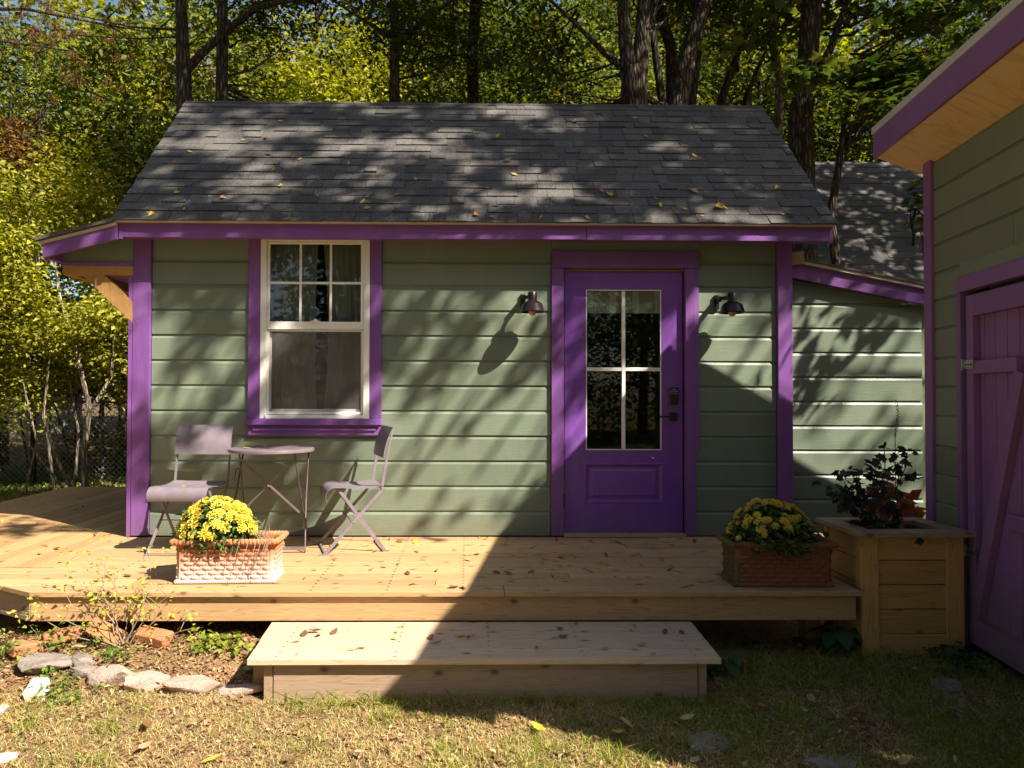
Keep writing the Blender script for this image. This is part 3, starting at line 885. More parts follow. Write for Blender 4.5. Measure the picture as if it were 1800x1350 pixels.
# keypad lock and lever
kp = MB(); kp.box((1.292, yf - 0.024, 1.012), (1.368, yf, 1.142)); kpo = kp.build('keypad_lock', M['black'], door, bevel=0.006)
kb = MB()
for r_ in range(2):
    for c_ in range(5): kb.box((1.302 + c_ * 0.012, yf - 0.0275, 1.094 + r_ * 0.016), (1.309 + c_ * 0.012, yf - 0.0242, 1.102 + r_ * 0.016))
kb.box((1.318, yf - 0.0275, 1.126), (1.342, yf - 0.0242, 1.131))
kb.build('keypad_buttons', M['galv'], kpo)
kt = MB(); kt.lathe([(0.0, 0.0), (0.018, 0.0), (0.018, 0.012), (0.0, 0.012)], (0, 0, 0), 16)
kt.v = [(1.330 + x, yf - 0.0245 - z, 1.042 + y) for x, y, z in kt.v]; kt.build('thumb_turn', M['black'], kpo)
hd = MB(); hd.box((1.298, yf - 0.012, 0.886), (1.362, yf, 0.952)); hdo = hd.build('handle', M['black'], door, bevel=0.003)
hl = MB(); hl.tube([(1.33, yf - 0.012, 0.919), (1.33, yf - 0.055, 0.919)], 0.011, 10); hl.box((1.215, yf - 0.062, 0.911), (1.342, yf - 0.048, 0.927))
hl.build('lever', M['black'], hdo, bevel=0)
for z in (1.80, 1.08, 0.22):
    MB().tube([(0.484, yf - 0.006, z), (0.484, yf - 0.006, z + 0.10)], 0.0055, 8).build('hinge', M['bronze'], door)
MB().box((0.4785, yf + 0.012, 0.03), (0.489, yf + 0.04, 2.045)).build('jamb', M['rawjamb'], door)
MB().box((1.403, yf + 0.030, 0.03), (1.4135, yf + 0.05, 2.045)).build('jamb', M['purple_z'], door)
MB().box((0.478, yf + 0.012, 2.045), (1.414, yf + 0.04, 2.056)).build('jamb', M['rawjamb'], door)
MB().box((0.480, -0.045, 0.004), (1.412, 0.06, 0.026)).build('threshold', M['riser'], door)
MB().box((0.384, -0.026, 0.010), (0.476, 0.030, 2.056)).build('casing', M['purple_z'], door, bevel=0.002)
MB().box((1.415, -0.026, 0.010), (1.492, 0.030, 2.056)).build('casing', M['purple_z'], door, bevel=0.002)
MB().box((1.493, -0.022, 0.66), (1.518, 0.030, 2.056)).build('casing', M['purple_z'], door)
MB().box((0.384, -0.028, 2.059), (1.520, 0.030, 2.190)).build('head_casing', M['purple'], door, bevel=0.002)
chip = MB(); chip.blob((1.175, yf - 0.0005, 0.600), (0.008, 0.001, 0.006)); chip.blob((1.168, yf - 0.0005, 0.606), (0.004, 0.001, 0.004)); chip.build('paint_chip', M['white'], door)

# ---- awning roof on the left side
aw = MB()
aw.add([(-3.395, -0.285, 2.212), (-2.84, -0.285, 2.357), (-2.84, 1.9, 2.357), (-3.395, 1.9, 2.212),
        (-3.395, -0.285, 2.190), (-2.84, -0.285, 2.335), (-2.84, 1.9, 2.335), (-3.395, 1.9, 2.190)],
       [(0,1,2,3),(4,7,6,5),(0,4,5,1),(1,5,6,2),(2,6,7,3),(3,7,4,0)])
awo = cb(aw, 'awning_roof', M['shingle'])
def slope_bar(x0, x1, y0, y1, top, hgt, off=0.0):
    return MB().add([(x0, y0, top(x0) - hgt), (x1, y0, top(x1) - hgt), (x1, y1, top(x1) - hgt), (x0, y1, top(x0) - hgt),
                     (x0, y0, top(x0)), (x1, y0, top(x1)), (x1, y1, top(x1)), (x0, y1, top(x0))],
                    [(0,3,2,1),(4,5,6,7),(0,1,5,4),(1,2,6,5),(2,3,7,6),(3,0,4,7)])
tp = lambda x: 2.188 + (x + 3.38) * 0.262
cb(slope_bar(-3.375, -2.826, -0.262, -0.225, lambda x: tp(x), 0.022), 'drip_edge', M['metal_edge'])
cb(slope_bar(-3.355, -2.824, -0.250, -0.226, lambda x: tp(x) - 0.0225, 0.100), 'awning_rake_board', M['purple'])
cb(slope_bar(-3.355, -3.33, -0.225, 1.88, lambda x: tp(x) - 0.024, 0.100), 'awning_fascia', M['purple'])
cb(MB().prism([(-3.335, 2.082), (-2.803, 2.082), (-2.803, 2.30), (-3.335, 2.150)], -0.030, 0.0, lambda t, u, v: (u, t, v)), 'siding_board', M['green'])
cb(MB().box((-3.345, -0.042, 2.052), (-2.804, -0.002, 2.0815)), 'awning_trim', M['purple'])
cb(MB().box((-3.33, -0.036, 1.985), (-2.80, 0.05, 2.0515)), 'awning_beam', M['brace'])
cb(MB().box((-3.33, 0.055, 1.985), (-3.27, 1.85, 2.044)), 'awning_beam', M['brace'])
cb(MB().box((-3.33, 0.05, 2.0525), (-2.78, 1.85, 2.062)), 'awning_soffit', M['purple'])
cb(MB().bar((-3.15, 0.01, 2.03), (-2.72, 0.01, 1.62), 0.115, 0.075, Vector((1, 0, 1))), 'brace', M['brace'])
cb(MB().bar((-3.15, 1.75, 2.03), (-2.74, 1.75, 1.64), 0.115, 0.075, Vector((1, 0, 1))), 'brace', M['brace'])
cb(MB().box((-2.835, 0.10, 1.93), (-2.78, 1.85, 1.975)), 'ledger', M['purple'])

# ---- lean-to on the right, set back from the front wall
LY = 0.13
ltop = lambda x: 2.062 - (x - 2.24) * 0.246
for k in range(12):
    z = 0.005 if k == 0 else (0.081 + 0.1930 * (k - 1))
    h = 0.076 if k == 0 else 0.1930
    x1 = 3.345
    if z > ltop(x1) - 0.02: x1 = min(x1, 2.24 + (2.062 - z) / 0.246)
    if x1 < 2.4: continue
    cb(siding(2.243, x1, z, LY, h, cut=lambda x: ltop(x) + 0.02), 'siding_board', M['green'])
cb(MB().box((3.350, LY + 0.03, 0.0), (3.42, LY + 0.07, 1.80)), 'corner_board', M['green_z'])
cb(MB().box((2.200, 0.031, 0.006), (2.240, LY + 0.03, 2.12)), 'corner_board', M['purple_z'])
cb(MB().prism([(2.243, 0.0), (3.345, 0.0), (3.345, 1.78), (2.243, 2.05)], LY + 0.032, LY + 0.07, lambda t, u, v: (u, t, v)), 'wall', M['interior'])
cb(slope_bar(2.243, 3.50, LY - 0.065, LY - 0.038, lambda x: 2.135 - (x - 2.24) * 0.197, 0.117), 'lean_to_rake_board', M['purple'])
cb(slope_bar(2.243, 3.52, LY - 0.090, LY - 0.038, lambda x: 2.160 - (x - 2.24) * 0.197, 0.0235), 'drip_edge', M['metal_edge'])
cb(slope_bar(2.243, 3.53, LY - 0.100, 1.5, lambda x: 2.176 - (x - 2.24) * 0.197, 0.014), 'lean_to_roof', M['shingle'])
cb(slope_bar(2.243, 3.49, LY - 0.037, LY + 0.03, lambda x: 2.050 - (x - 2.24) * 0.205, 0.012), 'lean_to_soffit', M['purple'])
cb(MB().bar((2.246, 0.03, 2.145), (2.35, 0.02, 2.165), 0.10, 0.03), 'flashing', M['riser'])

# ================================================================== WALL LAMPS
def wall_lamp(x, label):
    t = empty('wall_lamp', (x, 0, 1.70), label=label, cat='lamp', group='dark metal wall lamps beside the door')
    bp = MB().box((-0.078, -0.022, 0.045), (-0.038, 0.0, 0.155)); bp.build('backplate', M['bronze'], t, bevel=0.004)
    kn = MB().blob((-0.058, -0.030, 0.125), (0.007, 0.008, 0.007)); kn.blob((-0.058, -0.030, 0.078), (0.007, 0.008, 0.007)); kn.build('knob', M['bronze'], t)
    arm = MB().tube([(-0.058, -0.020, 0.115), (-0.050, -0.10, 0.118), (-0.012, -0.165, 0.118)], 0.014, 10)
    arm.box((-0.068, -0.10, 0.095), (-0.048, -0.02, 0.135)); arm.build('arm', M['bronze'], t)
    shd = MB().lathe([(0.0, 0.148), (0.030, 0.148), (0.033, 0.144), (0.033, 0.088), (0.040, 0.080), (0.062, 0.068), (0.074, 0.058), (0.090, 0.006), (0.096, 0.0), (0.093, -0.003), (0.086, 0.004), (0.070, 0.054), (0.03, 0.074), (0.0, 0.076)], (0.0, -0.185, 0), 32)
    shd.build('shade', M['bronze'], t, smooth=True)
    b = MB().blob((0.0, -0.185, 0.005), (0.030, 0.030, 0.034), nu=16, nv=10)
    b.tube([(0.0, -0.185, 0.03), (0.0, -0.185, 0.07)], 0.014, 10)
    b.build('bulb', M['bulb'], t, smooth=True)
    return t
M['bulb'] = plain('warm_tinted_bulb_glass', (0.48, 0.26, 0.14), 0.15, 0.0, 3, 0.05, 0.0)
wall_lamp(0.222, 'dark metal wall lamp left of the purple door')
wall_lamp(1.716, 'dark metal wall lamp right of the purple door')

# ================================================================== DECK
deck = empty('deck', (-0.9, 0, 0), label='low pine deck of long boards in front of the cottage', cat='deck')
def dk(mb, name, mat, bevel=0.0, parent=None, **k):
    o = mb.build(name, mat, parent or deck, bevel, **k)
    if parent is None: o.location = (0.9, 0, 0)
    return o
clipx = lambda y: -2.64 - (y + 1.545) / 0.57      # the slanted front-left edge
clipy = lambda x: -1.545 - (x + 2.64) * 0.57
rng = random.Random(9)
pitch = 0.1405
for r in range(12):
    y0 = -1.548 + r * pitch; y1 = y0 + pitch - 0.007
    if r == 11: y1 = min(y1, -0.003)
    if y1 - y0 < 0.02: continue
    full = y1 < -0.97
    xa = (clipx(y0), clipx(y1)) if full else (-2.822, -2.822)
    cuts = sorted(rng.uniform(-2.2, 1.3) for _ in range(rng.choice([1, 1, 2])))
    xs = [None] + cuts + [1.925]
    for i in range(len(xs) - 1):
        dz = rng.uniform(-0.0012, 0.0012)
        if i == 0: P = [(xa[0], y0), (xs[1] - 0.0015, y0), (xs[1] - 0.0015, y1), (xa[1], y1)]
        else: P = [(xs[i] + 0.0015, y0), (xs[i + 1] - 0.0015, y0), (xs[i + 1] - 0.0015, y1), (xs[i] + 0.0015, y1)]
        dk(MB().poly(P, -0.028 + dz, dz), 'deck_board', M['deck_x'], 0.0025)
x = -2.828
while x > -4.80:
    x2 = x - pitch + 0.007
    ys = max(-0.968, clipy(x2 if x2 > -3.0 else x))
    ya, yb = max(-0.968, clipy(x)), max(-0.968, clipy(x2))
    cut = rng.uniform(0.4, 2.2); dz = rng.uniform(-0.0012, 0.0012)
    dk(MB().poly([(x2, yb), (x, ya), (x, cut), (x2, cut)], -0.028 + dz, dz), 'deck_board', M['deck_y'], 0.0025)
    dk(MB().poly([(x2, cut + 0.004), (x, cut + 0.004), (x, 2.98), (x2, 2.98)], -0.028, 0.0), 'deck_board', M['deck_y'], 0.0025)
    x -= pitch
dk(MB().box((-2.645, -1.522, -0.166), (1.905, -1.488, -0.030)), 'fascia_board', M['deck_x'], 0.002)
a = math.atan(0.57)
L = 2.55
m = Matrix.Translation((-2.648, -1.520, 0)) @ Matrix.Rotation(-a, 4, 'Z')
dk(MB().box((-L, -0.002, -0.166), (-0.002, 0.034, -0.030), m), 'fascia_board', M['riser'], 0.002, label='short fascia board on the slanted left corner of the deck')
dk(MB().box((-4.87, -0.27, -0.166), (-4.84, 2.98, -0.030)), 'fascia_board', M['deck_y'], 0.0)
js = MB()
for i in range(11):
    xx = -2.4 + i * 0.42
    js.box((xx, -1.485, -0.16), (xx + 0.038, -0.02, -0.031))
dk(js, 'joist', M['riser_y'])
for xx in (-2.3, -0.9, 0.7, 1.75):
    dk(MB().box((xx, -1.25, -0.42), (xx + 0.09, -1.16, -0.161)), 'deck_post', M['pine_z'])
nl = MB()
for r in range(11):
    y = -1.548 + r * pitch
    for i in range(11):
        xx = -2.38 + i * 0.42
        for d in (0.035, 0.10):
            nl.add([(xx + 0.0065 * math.cos(q), y + d + 0.0065 * math.sin(q), 0.0016) for q in (0, 1.26, 2.5, 3.8, 5.0)], [(0, 1, 2, 3, 4)])
dk(nl, 'deck_screws', M['bronze'], kind='stuff')
# ---- step
stp = empty('step', (-0.18, -1.8, -0.37), label='wide low wooden step of pale boards against the deck front', cat='step')
def st(mb, name, mat, bevel=0.002, **k):
    o = mb.build(name, mat, stp, bevel, **k); o.location = (0.18, 1.8, 0.37); return o
y = -2.100
for i, wd in enumerate((0.140, 0.140, 0.140, 0.140)):
    yb = y + wd
    t0, t1 = (y + 2.1) / 0.6, (yb + 2.1) / 0.6
    e = rng.uniform(-0.006, 0.006)
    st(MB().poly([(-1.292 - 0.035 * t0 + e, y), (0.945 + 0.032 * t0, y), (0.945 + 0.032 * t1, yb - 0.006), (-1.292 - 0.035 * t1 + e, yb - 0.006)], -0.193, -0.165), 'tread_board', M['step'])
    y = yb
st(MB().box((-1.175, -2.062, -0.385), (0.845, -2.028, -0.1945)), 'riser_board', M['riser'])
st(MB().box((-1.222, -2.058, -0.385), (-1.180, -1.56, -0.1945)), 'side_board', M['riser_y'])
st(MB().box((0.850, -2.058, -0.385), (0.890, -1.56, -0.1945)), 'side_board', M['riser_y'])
st(MB().box((-1.300, -1.960, -0.40), (-1.238, -1.89, -0.1955)), 'stake', M['pine_z'])

nl2 = MB()
for xx in (-1.16, -0.60, -0.15, 0.30, 0.83):
    for i in range(4):
        for d in (0.035, 0.10):
            nl2.add([(xx + 0.006 * math.cos(q), -2.10 + 0.14 * i + d + 0.006 * math.sin(q), -0.1640) for q in (0, 1.26, 2.5, 3.8, 5.0)], [(0, 1, 2, 3, 4)])
st(nl2, 'tread_screws', M['bronze'], 0, kind='stuff')
# ================================================================== TIMBER PLANTER BOX
pb = empty('planter_box', (2.235, -1.28, -0.37), label='tall square timber planter box between the deck and the purple shed door', cat='planter')
def pk(mb, name, mat, bevel=0.002, **k):
    o = mb.build(name, mat, pb, bevel, **k); o.location = (-2.235, 1.28, 0.37); return o
bx0, bx1, by0, by1 = 1.950, 2.530, -1.498, -1.075
zt = 0.292
for k in range(5):
    z1 = zt - 0.002 - k * 0.137; z0 = z1 - 0.132
    z0 = max(z0, -0.395)
    pk(MB().box((bx0 + 0.06, by0 + 0.014, z0), (bx1 - 0.06, by0 + 0.036, z1)), 'side_board', M['box'])
    pk(MB().box((bx0 + 0.014, by0 + 0.05, z0), (bx0 + 0.036, by1 - 0.03, z1)), 'side_board', M['box_y'])
    pk(MB().box((bx1 - 0.036, by0 + 0.05, z0), (bx1 - 0.014, by1 - 0.03, z1)), 'side_board', M['box_y'])
for xa, xb in ((bx0, bx0 + 0.098), (bx1 - 0.098, bx1)):
    pk(MB().box((xa, by0, -0.41), (xb, by0 + 0.0135, zt)), 'corner_post', M['box_z'])
    pk(MB().box((xa + 0.002, by1 - 0.03, -0.41), (xb - 0.002, by1, zt)), 'corner_post', M['box_z'])
pk(MB().box((bx0, by0 + 0.014, -0.41), (bx0 + 0.0135, by0 + 0.06, zt)), 'corner_post', M['box_z'])
cx0, cx1, cy0, cy1, cw = 1.915, 2.575, -1.540, -1.035, 0.115
pk(MB().poly([(cx0, cy0), (cx1 - 0.0, cy0), (cx1 - cw, cy0 + cw), (cx0 + cw, cy0 + cw)], zt + 0.001, zt + 0.029), 'cap_board', M['riser'])
pk(MB().poly([(cx0, cy1), (cx0, cy0 + 0.003), (cx0 + cw - 0.003, cy0 + cw), (cx0 + cw - 0.003, cy1 - cw)], zt + 0.001, zt + 0.029), 'cap_board', M['riser_y'])
pk(MB().poly([(cx1, cy0 + 0.003), (cx1, cy1), (cx1 - cw + 0.003, cy1 - cw), (cx1 - cw + 0.003, cy0 + cw)], zt + 0.001, zt + 0.029), 'cap_board', M['riser_y'])
pk(MB().poly([(cx0 + 0.003, cy1), (cx0 + cw, cy1 - cw + 0.003), (cx1 - cw, cy1 - cw + 0.003), (cx1 - 0.003, cy1)], zt + 0.001, zt + 0.029), 'cap_board', M['riser'])
pk(MB().box((bx0 + 0.04, by0 + 0.04, 0.05), (bx1 - 0.04, by1 - 0.04, 0.245)), 'soil', M['soil'])

# ================================================================== SHED (right foreground building)
shed = empty('shed', (2.657, -1.0, -0.37), label='green shed with purple plank door and plywood soffit at the right edge', cat='shed')
sd = Vector((-0.155, -1, 0)).normalized(); sn = Vector((-1, 0.155, 0)).normalized()     # along the wall towards the camera; outwards
def sp(t, o, z): return Vector((2.657, -1.0, 0)) + sd * t + sn * o + Vector((0, 0, z))
def sbox(t0, t1, o0, o1, z0, z1, mb=None):
    mb = mb or MB()
    P = [sp(t0, o0, z0), sp(t1, o0, z0), sp(t1, o1, z0), sp(t0, o1, z0), sp(t0, o0, z1), sp(t1, o0, z1), sp(t1, o1, z1), sp(t0, o1, z1)]
    return mb.add(P, [(0,3,2,1),(4,5,6,7),(0,1,5,4),(1,2,6,5),(2,3,7,6),(3,0,4,7)])
def sk(mb, name, mat, bevel=0, parent=None, **k):
    o = mb.build(name, mat, parent or shed, bevel, **k)
    if parent is None: o.location = (-2.657, 1.0, 0.37)
    return o
SH = 2.95
def sboard(t0, t1, z, h):
    P = []; F = []
    prof = [(-0.03, 0), (0.0, 0), (0.0, h - 0.020), (-0.011, h - 0.006), (-0.011, h + 0.003), (-0.03, h + 0.003)]
    for t in (t0, t1):
        for o, v in prof: P.append(sp(t, o, z + v))
    k = len(prof)
    F = [(j, (j + 1) % k, k + (j + 1) % k, k + j) for j in range(k)] + [tuple(range(k))[::-1], tuple(range(k, 2 * k))]
    return MB().add(P, F)
zl = [-0.30, -0.09, 0.09, 0.265, 0.44, 0.611, 0.784, 0.968, 1.145, 1.322, 1.502, 1.679, 1.848, 2.022, 2.190, 2.366, 2.545]
rs = random.Random(3)
for i in range(len(zl) - 1):
    z0, z1 = zl[i], zl[i + 1]
    if z1 < 1.77: segs = [(0.096, 0.389)]
    elif z0 < 1.77: segs = [(0.096, 0.389)]
    else:
        c = rs.uniform(0.6, 1.9)
        segs = [(0.096, c), (c + 0.003, SH)]
    for t0, t1 in segs: sk(sboard(t0, t1, z0, z1 - z0), 'siding_board', M['green_z'])
sk(sbox(0.389, SH, -0.03, -0.001, 1.766, 1.850), 'siding_board', M['green_z'])
sk(sbox(0.0, 0.094, -0.03, 0.020, -0.36, 2.56), 'corner_board', M['purple_shed'], 0.002)
sk(sbox(0.0, 0.50, -0.10, -0.031, -0.36, 2.60), 'wall', M['interior'])
w2 = sbox(0.50, SH, -0.10, -0.031, 1.70, 2.60); sbox(2.36, SH, -0.10, -0.031, -0.36, 1.70, w2)
sbox(0.0, 0.04, -3.2, -0.10, -0.36, 1.98, w2); sbox(SH - 0.05, SH, -3.2, -0.10, -0.36, 1.98, w2); sbox(0, SH, -3.25, -3.2, -0.36, 1.95, w2)
sk(w2, 'wall', M['green_z'])
sk(sbox(0.04, SH - 0.05, -3.2, -0.10, -0.36, -0.30), 'floor', M['interior_floor'])
# casing
sk(sbox(0.391, 0.435, -0.03, 0.022, -0.34, 1.676), 'door_casing', M['purple_shed'], 0.002)
sk(sbox(0.391, 2.35, -0.03, 0.024, 1.678, 1.762), 'door_casing', M['purple_shed'], 0.002)
# door leaf: a tall stile-and-rail frame over tongue-and-groove planks
dr = empty('door'); dr.parent = shed; dr.location = (-2.657, 1.0, 0.37)
D0, D1, DB, DT = 0.462, 1.55, -0.305, 1.650
p = D0
while p < D1 - 0.01:
    q = min(p + 0.107, D1)
    sbox(p + 0.003, q - 0.003, -0.050, -0.036, DB + 0.02, DT - 0.01).build('plank', M['purple_shed'], dr, 0.002)
    p = q
sbox(D0, D0 + 0.068, -0.0355, 0.004, DB, DT).build('stile', M['purple_shed'], dr, 0.002)
sbox(D0 + 0.0685, D1, -0.0355, 0.004, 1.530, DT).build('rail', M['purple_shed'], dr, 0.002)
sbox(D0 + 0.0685, 0.93, -0.0355, 0.004, 1.205, 1.278).build('rail', M['purple_shed'], dr, 0.002)
sbox(D0 + 0.0685, D1, -0.0355, 0.004, DB, -0.165).build('rail', M['purple_shed'], dr, 0.002)
sbox(0.83, D1, -0.0355, 0.0035, 0.395, 0.475).build('rail', M['purple_shed'], dr, 0.002)
def sbar(t0, z0, t1, z1, wd, o0, o1):
    d = Vector((t1 - t0, z1 - z0)).normalized(); n = Vector((-d.y, d.x)) * wd / 2
    c = [(t0 + n.x, z0 + n.y), (t1 + n.x, z1 + n.y), (t1 - n.x, z1 - n.y), (t0 - n.x, z0 - n.y)]
    P = [sp(a_, o0, b_) for a_, b_ in c] + [sp(a_, o1, b_) for a_, b_ in c]
    return MB().add(P, [(0,1,2,3),(7,6,5,4),(0,4,5,1),(1,5,6,2),(2,6,7,3),(3,7,4,0)])
sbar(0.508, -0.164, 0.945, 1.204, 0.085, -0.0355, 0.0045).build('brace', M['purple_shed'], dr, 0.002)
for z in (1.262, 0.205):
    h = MB(); sbox(0.440, 0.452, 0.004, 0.022, z - 0.035, z + 0.03, h); sbox(0.452, 0.545, 0.0045, 0.012, z - 0.028, z + 0.022, h)
    ho = sk(h, 'hinge', M['galv'], 0, dr)
    b = MB()
    for t in (0.475, 0.50, 0.527): b.blob(tuple(sp(t, 0.012, z - 0.004)), (0.006, 0.006, 0.006))
    b.build('bolt', M['black'], ho)
# roof: high side faces the cottage door; falls away to the right
def rf(t, o, z): return sp(t, o, z)
def quad8(mb, P): return mb.add(P, [(0,3,2,1),(4,5,6,7),(0,1,5,4),(1,2,6,5),(2,3,7,6),(3,0,4,7)])
TA, TB = -0.140, SH + 0.16
OV = 0.262                                        # eave beyond the wall
sk(sbox(TA, TB, OV - 0.024, OV, 2.650, 2.808), 'fascia', M['purple_shed'], 0.002)
sk(sbox(TA - 0.006, TB, OV - 0.024, OV + 0.008, 2.810, 2.856), 'metal_flashing', M['white_edge'], 0.002)
sf_ = MB()
quad8(sf_, [rf(TA, OV - 0.025, 2.652), rf(TB, OV - 0.025, 2.652), rf(TB, -0.03, 2.535), rf(TA, -0.03, 2.535),
            rf(TA, OV - 0.025, 2.664), rf(TB, OV - 0.025, 2.664), rf(TB, -0.03, 2.547), rf(TA, -0.03, 2.547)])
sk(sf_, 'plywood_soffit', M['ply'])
rr_ = MB()
drop = 0.20
quad8(rr_, [rf(TA, OV, 2.812), rf(TB, OV, 2.812), rf(TB, -3.6, 2.812 - 3.86 * drop), rf(TA, -3.6, 2.812 - 3.86 * drop),
            rf(TA, OV, 2.852), rf(TB, OV, 2.852), rf(TB, -3.6, 2.852 - 3.86 * drop), rf(TA, -3.6, 2.852 - 3.86 * drop)])
sk(rr_, 'roof', M['shingle'])
rk2 = MB()
quad8(rk2, [rf(TA, OV - 0.026, 2.665), rf(TA + 0.024, OV - 0.026, 2.665), rf(TA + 0.024, -3.5, 2.665 - 3.76 * drop), rf(TA, -3.5, 2.665 - 3.76 * drop),
            rf(TA, OV - 0.026, 2.808), rf(TA + 0.024, OV - 0.026, 2.808), rf(TA + 0.024, -3.5, 2.808 - 3.76 * drop), rf(TA, -3.5, 2.808 - 3.76 * drop)])
sk(rk2, 'rake_board', M['purple_shed'])

# ================================================================== TERRACOTTA PLANTERS
def planter(loc, rz, mat, label):
    t = empty('terracotta_planter', loc, rz, label=label, cat='planter', group='rectangular basket-weave terracotta planters on the deck')
    W, D, H = 0.272, 0.105, 0.235        # half width, half depth at the foot, wall height
    def hw(z):                            # flare
        u = z / H
        return 1 + 0.03 * u * u * u + 0.02 * (1 - u) ** 2
    b = MB(); N = 8; P = []; F = []
    cr = [(-1, -1), (1, -1), (1, 1), (-1, 1)]
    def outline(z, k=1.0):
        f = hw(z); w_, d_ = W * f * k, (D + W * (f - 1)) * k
        c = 0.018
        return [(-w_ + c, -d_), (w_ - c, -d_), (w_, -d_ + c), (w_, d_ - c), (w_ - c, d_), (-w_ + c, d_), (-w_, d_ - c), (-w_, -d_ + c)]
    for i in range(N + 1):
        z = H * i / N
        P += [(x, y, z) for x, y in outline(z)]
    for i in range(N):
        for j in range(8): F.append((i*8 + j, i*8 + (j+1) % 8, (i+1)*8 + (j+1) % 8, (i+1)*8 + j))
    o = len(P)
    for z in (H, 0.16):
        f = hw(z); w_, d_ = W * f - 0.018, D + W * (f - 1) - 0.018
        c = 0.01
        P += [(-w_ + c, -d_, z), (w_ - c, -d_, z), (w_, -d_ + c, z), (w_, d_ - c, z), (w_ - c, d_, z), (-w_ + c, d_, z), (-w_, d_ - c, z), (-w_, -d_ + c, z)]
    for j in range(8):
        F.append((N*8 + j, N*8 + (j+1) % 8, o + (j+1) % 8, o + j)); F.append((o + j, o + (j+1) % 8, o + 8 + (j+1) % 8, o + 8 + j))
    F.append(tuple(range(8))[::-1])
    b.add(P, F).build('body', mat, t, smooth=True)
    MB().box((-W + 0.019, -D + 0.019, 0.14), (W - 0.019, D - 0.019, 0.205)).build('soil', M['soil'], t)
    # woven straps on the front, back and ends
    us = MB(); STRAP = MB().blob((0, 0, 0), (1, 0.0085, 0.0108), nu=10, nv=6).mesh('woven_strap', smooth=True)
    rows_ = 7
    for face in range(4):
        half = W if face in (0, 2) else D
        cols = 7 if face in (0, 2) else 3
        for r_ in range(rows_):
            z = 0.034 + r_ * 0.0262
            f = hw(z); hx = half - 0.035 if half == W else half - 0.02
            step_ = 2 * hx / cols
            for c_ in range(cols + 1):
                u = -hx + step_ * c_ + (step_ / 2 if r_ % 2 else 0) - step_ * 0.0
                if u > hx + 0.002 or u < -hx - 0.002: continue
                ww = step_ * 0.44
                lo, hi = max(u - ww, -hx - 0.012), min(u + ww, hx + 0.012)
                dpt = (D + W * (f - 1)) if half == W else W * f
                m_ = Matrix.Rotation(face * math.pi / 2, 4, 'Z')
                so = bpy.data.objects.new('woven_strap', STRAP); so.parent = t
                so.matrix_local = m_ @ Matrix.Translation(((lo + hi) / 2, -dpt - 0.0005, z)) @ Matrix.Diagonal(((hi - lo) / 2, 1, 1, 1))
                if not STRAP.materials: STRAP.materials.append(mat)
                col.objects.link(so)
                if c_ < cols:
                    mb = MB(); mb.box((u + step_ / 2 - 0.004, -dpt - 0.004, z - 0.014), (u + step_ / 2 + 0.004, -dpt + 0.004, z + 0.014))
                    us.add([m_ @ Vector(p_) for p_ in mb.v], mb.f)
    us.build('weave_uprights', mat, t, kind='stuff')
    # rope rim: slanted fat strands round the lip
    def rope(z, hw_, hd_, n_, rr, lean, hh):
        mb = MB(); per = [(-hw_, -hd_), (hw_, -hd_), (hw_, hd_), (-hw_, hd_)]
        tot = 4 * (hw_ + hd_)
        for i in range(n_):
            s_ = tot * i / n_; k = 0
            lens = [2 * hw_, 2 * hd_, 2 * hw_, 2 * hd_]
            while s_ > lens[k]: s_ -= lens[k]; k += 1
            a_, b_ = Vector(per[k]), Vector(per[(k + 1) % 4]); d = (b_ - a_).normalized(); q_ = a_ + d * s_
            m_ = Matrix.Rotation(math.atan2(d.y, d.x), 4, 'Z') @ Matrix.Rotation(lean, 4, 'Y')
            mb.blob((q_.x, q_.y, z), (tot / n_ * 0.95, rr, hh), nu=8, nv=6, m=m_)
        return mb
    f = hw(H)
    rm = rope(H + 0.002, W * f + 0.010, D + W * (f - 1) + 0.010, 76, 0.019, R(38), 0.017)
    lip = MB()
    for z in (0.0,):
        o_ = [(x * 1.0, y * 1.0) for x, y in outline(H)]
        k_ = [(x * 1.06, y * 1.12) for x, y in outline(H)]
    lip.poly([(x * 1.045, y * 1.08) for x, y in outline(H)], H - 0.012, H - 0.004)
    lip.v = [p_ for p_ in lip.v]
    rm.build('rope_rim', mat, t, smooth=True)
    rb = rope(0.011, W * hw(0.01) - 0.002, D + W * (hw(0.01) - 1) - 0.002, 120, 0.010, R(75), 0.012)
    rb.build('base_rope', mat, t, smooth=True)
    return t
planter((-1.640, -1.268, 0.002), R(2.0), M['pot_l'], 'sunlit terracotta planter with white salt bloom in front of the bistro set')
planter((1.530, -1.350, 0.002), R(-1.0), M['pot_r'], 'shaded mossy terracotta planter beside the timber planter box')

def petal_flower():
    mb = MB(); rg = random.Random(7)
    for ring_, (n_, r0, r1, z0, z1, ww) in enumerate([(9, 0.003, 0.021, 0.000, 0.001, 0.010), (8, 0.002, 0.017, 0.003, 0.008, 0.009), (6, 0.001, 0.011, 0.006, 0.013, 0.007)]):
        for k in range(n_):
            a_ = 2 * math.pi * (k + ring_ * 0.4) / n_ + rg.uniform(-0.1, 0.1)
            d = Vector((math.cos(a_), math.sin(a_), 0)); s_ = Vector((-d.y, d.x, 0))
            mb.add([d * r0 + Vector((0, 0, z0)), d * (r0 + r1) * 0.55 + s_ * ww / 2 + Vector((0, 0, z1)), d * r1 + Vector((0, 0, z1 * 0.8)), d * (r0 + r1) * 0.55 - s_ * ww / 2 + Vector((0, 0, z1))],
                   [(0, 1, 2), (0, 2, 3)])
    return mb.mesh('flower')
FL = petal_flower(); FL.materials.append(M['petal'])

